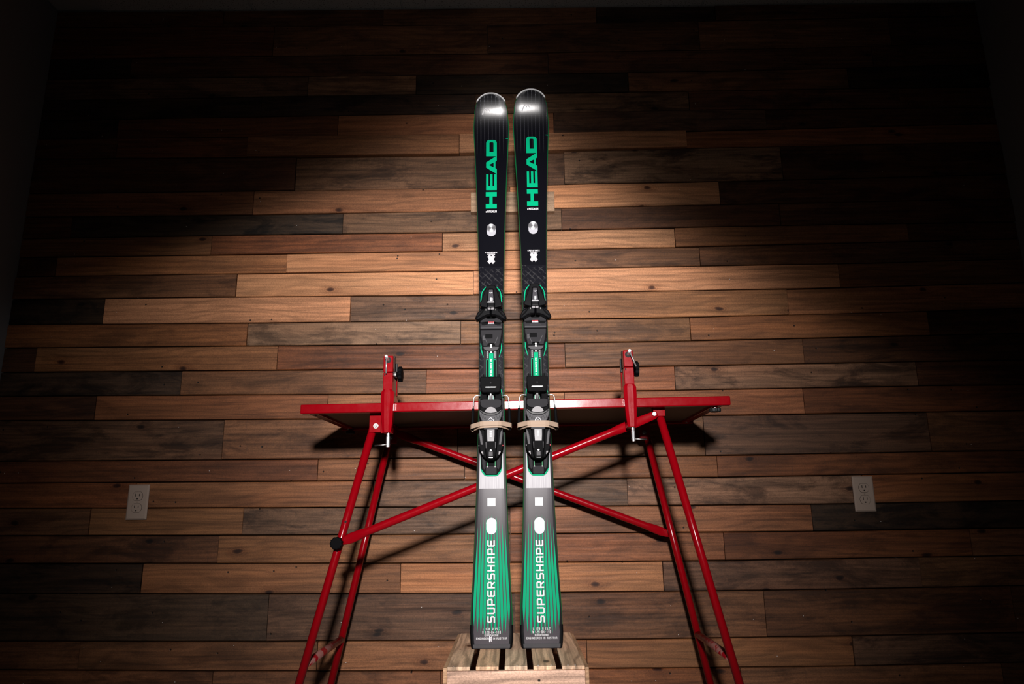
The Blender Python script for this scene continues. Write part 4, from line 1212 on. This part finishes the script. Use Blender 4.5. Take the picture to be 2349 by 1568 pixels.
    sym('release_button', [(30,1098),(31,1166)], .0640, .0680, GREY2, ridge, 'H', bevel=.0008)
    sym('ridge_foot', [(32,1180),(30,1192)], .0600, .0670, STEEL, ridge, 'H', bevel=.0006)
    c_ = HY(1082, .067)
    MB().cyl((0,c_,.064), (0,c_,.0680), .0020, n=12).build('screw', STEEL, ridge)
    return root, (TY, HY)

def turned():
    m = mat('turned_aluminium', (0.48, 0.48, 0.51), 0.52, 0.9)
    n = N(m)
    n.b.inputs['Anisotropic'].default_value = 0.8
    n.b.inputs['Anisotropic Rotation'].default_value = 0.25
    tn = n.new('Tangent'); tn.direction_type = 'RADIAL'; tn.axis = 'Z'
    n.t.links.new(tn.outputs[0], n.b.inputs['Tangent'])
    return m
TURNED = turned()

def copy_tree(o, parent=None):
    c = o.copy(); COL.objects.link(c)
    if parent is not None: c.parent = parent
    for ch in list(o.children): copy_tree(ch, c)
    return c
ski, (TYf, HYf) = build_ski()
# discs turn about their own centre: move each disc's origin to its middle
for o in [c for c in bpy.data.objects if c.name.startswith('turned_disc')]:
    me = o.data
    cx = sum((v.co for v in me.vertices), Vector()) / len(me.vertices)
    for v in me.vertices: v.co -= cx
    o.location = cx
ski2 = copy_tree(ski)
ski.matrix_world = FL
# right ski position from its centre line in the photograph
def right_x(px, py, z=.02):
    FR0 = frame(0, LAM_R)
    n = Vector((FR0[0][2], FR0[1][2], FR0[2][2]))
    return at_plane(px, py, FR0 @ Vector((0, 0, z)), n).x
RX = (right_x(1246.1, 1440, .011) + right_x(1215.2, 290, .02)) / 2
FR = frame(RX, LAM_R)
ski2.matrix_world = FR
tag(ski, 'black ski with green flame tail, left of the pair, scratch across its tail lettering', 'ski', 'pair of skis leaning on the bench')
tag(ski2, 'black ski with green flame tail, right of the pair, tail lettering unscratched', 'ski', 'pair of skis leaning on the bench')
# bright scratches over the left ski's tail text
g = MB(); e = mmpx(1463)
for x, ya, yb, w in ((-3.4,1458,1472,1.0), (-1.4,1460,1469.5,.5), (0.6,1459,1471,.6)):
    sa, sb = sy(yb), sy(ya)
    g.add([((x-w)*e-.0014, sa, ztop(sa)+.0016), ((x+w)*e-.0014, sa, ztop(sa)+.0016), ((x+w+.6)*e-.0014, sb, ztop(sb)+.0016), ((x-w+.6)*e-.0014, sb, ztop(sb)+.0016)], [(0,1,2,3)])
g.build('scratch', mat('bright_scratch', (.80,.78,.84), .35), ski)

# ------------------------------------------------------------------ rubber bands round the brake arms
def rubber_band(fr, dx, tilt, label):
    sC = HYf(702, .074)
    k = mmpx(970, .07)/6.272
    hp = [(298,.034),(299,.042),(285,.0500),(150,.0720),(105,.0750),(0,.0756)]
    hq = [(284,.0302),(258,.0302),(242,.0400),(150,.0690),(100,.0726),(0,.0732)]
    path = [(-x, z) for x, z in hp] + [(x, z) for x, z in reversed(hp[:-1])] + hq + [(-x, z) for x, z in reversed(hq[:-1])]
    wid = .0062
    pts = [(x*k, z) for x, z in path]
    n_ = len(pts); cx = 0; cz_ = .055
    g = MB(); rings = []
    for i, (x, z) in enumerate(pts):
        a = Vector(pts[i-1]); b = Vector(pts[(i+1) % n_]); t = (b - a).normalized(); nn = Vector((-t.y, t.x)) * .0006
        outer = i <= 10
        ds = tilt * (x/.03) * .002 + (0 if outer else -.0035) + (.0015 if abs(x) < .03 and outer else 0)
        w = wid * (1.0 if abs(x) > .02 else .97)
        p = Vector((x, z))
        rings.append([(p.x+nn.x, sC+ds-w, p.y+nn.y), (p.x+nn.x, sC+ds+w, p.y+nn.y), (p.x-nn.x, sC+ds+w, p.y-nn.y), (p.x-nn.x, sC+ds-w, p.y-nn.y)])
    vs = [q for r_ in rings for q in r_]; fs = []
    for a in range(n_):
        b = (a+1) % n_
        for i in range(4):
            j = (i+1) % 4; fs.append((a*4+i, a*4+j, b*4+j, b*4+i))
    g.add(vs, fs)
    o = g.build('rubber_band', BAND, None)
    o.matrix_world = fr
    tag(o, label, 'rubber band', 'rubber bands holding the ski brakes')
    return o
rubber_band(FL, 0, .4, 'wide beige rubber band round the brake arms of the left ski')
rubber_band(FR, 0, -.1, 'wide beige rubber band round the brake arms of the right ski')
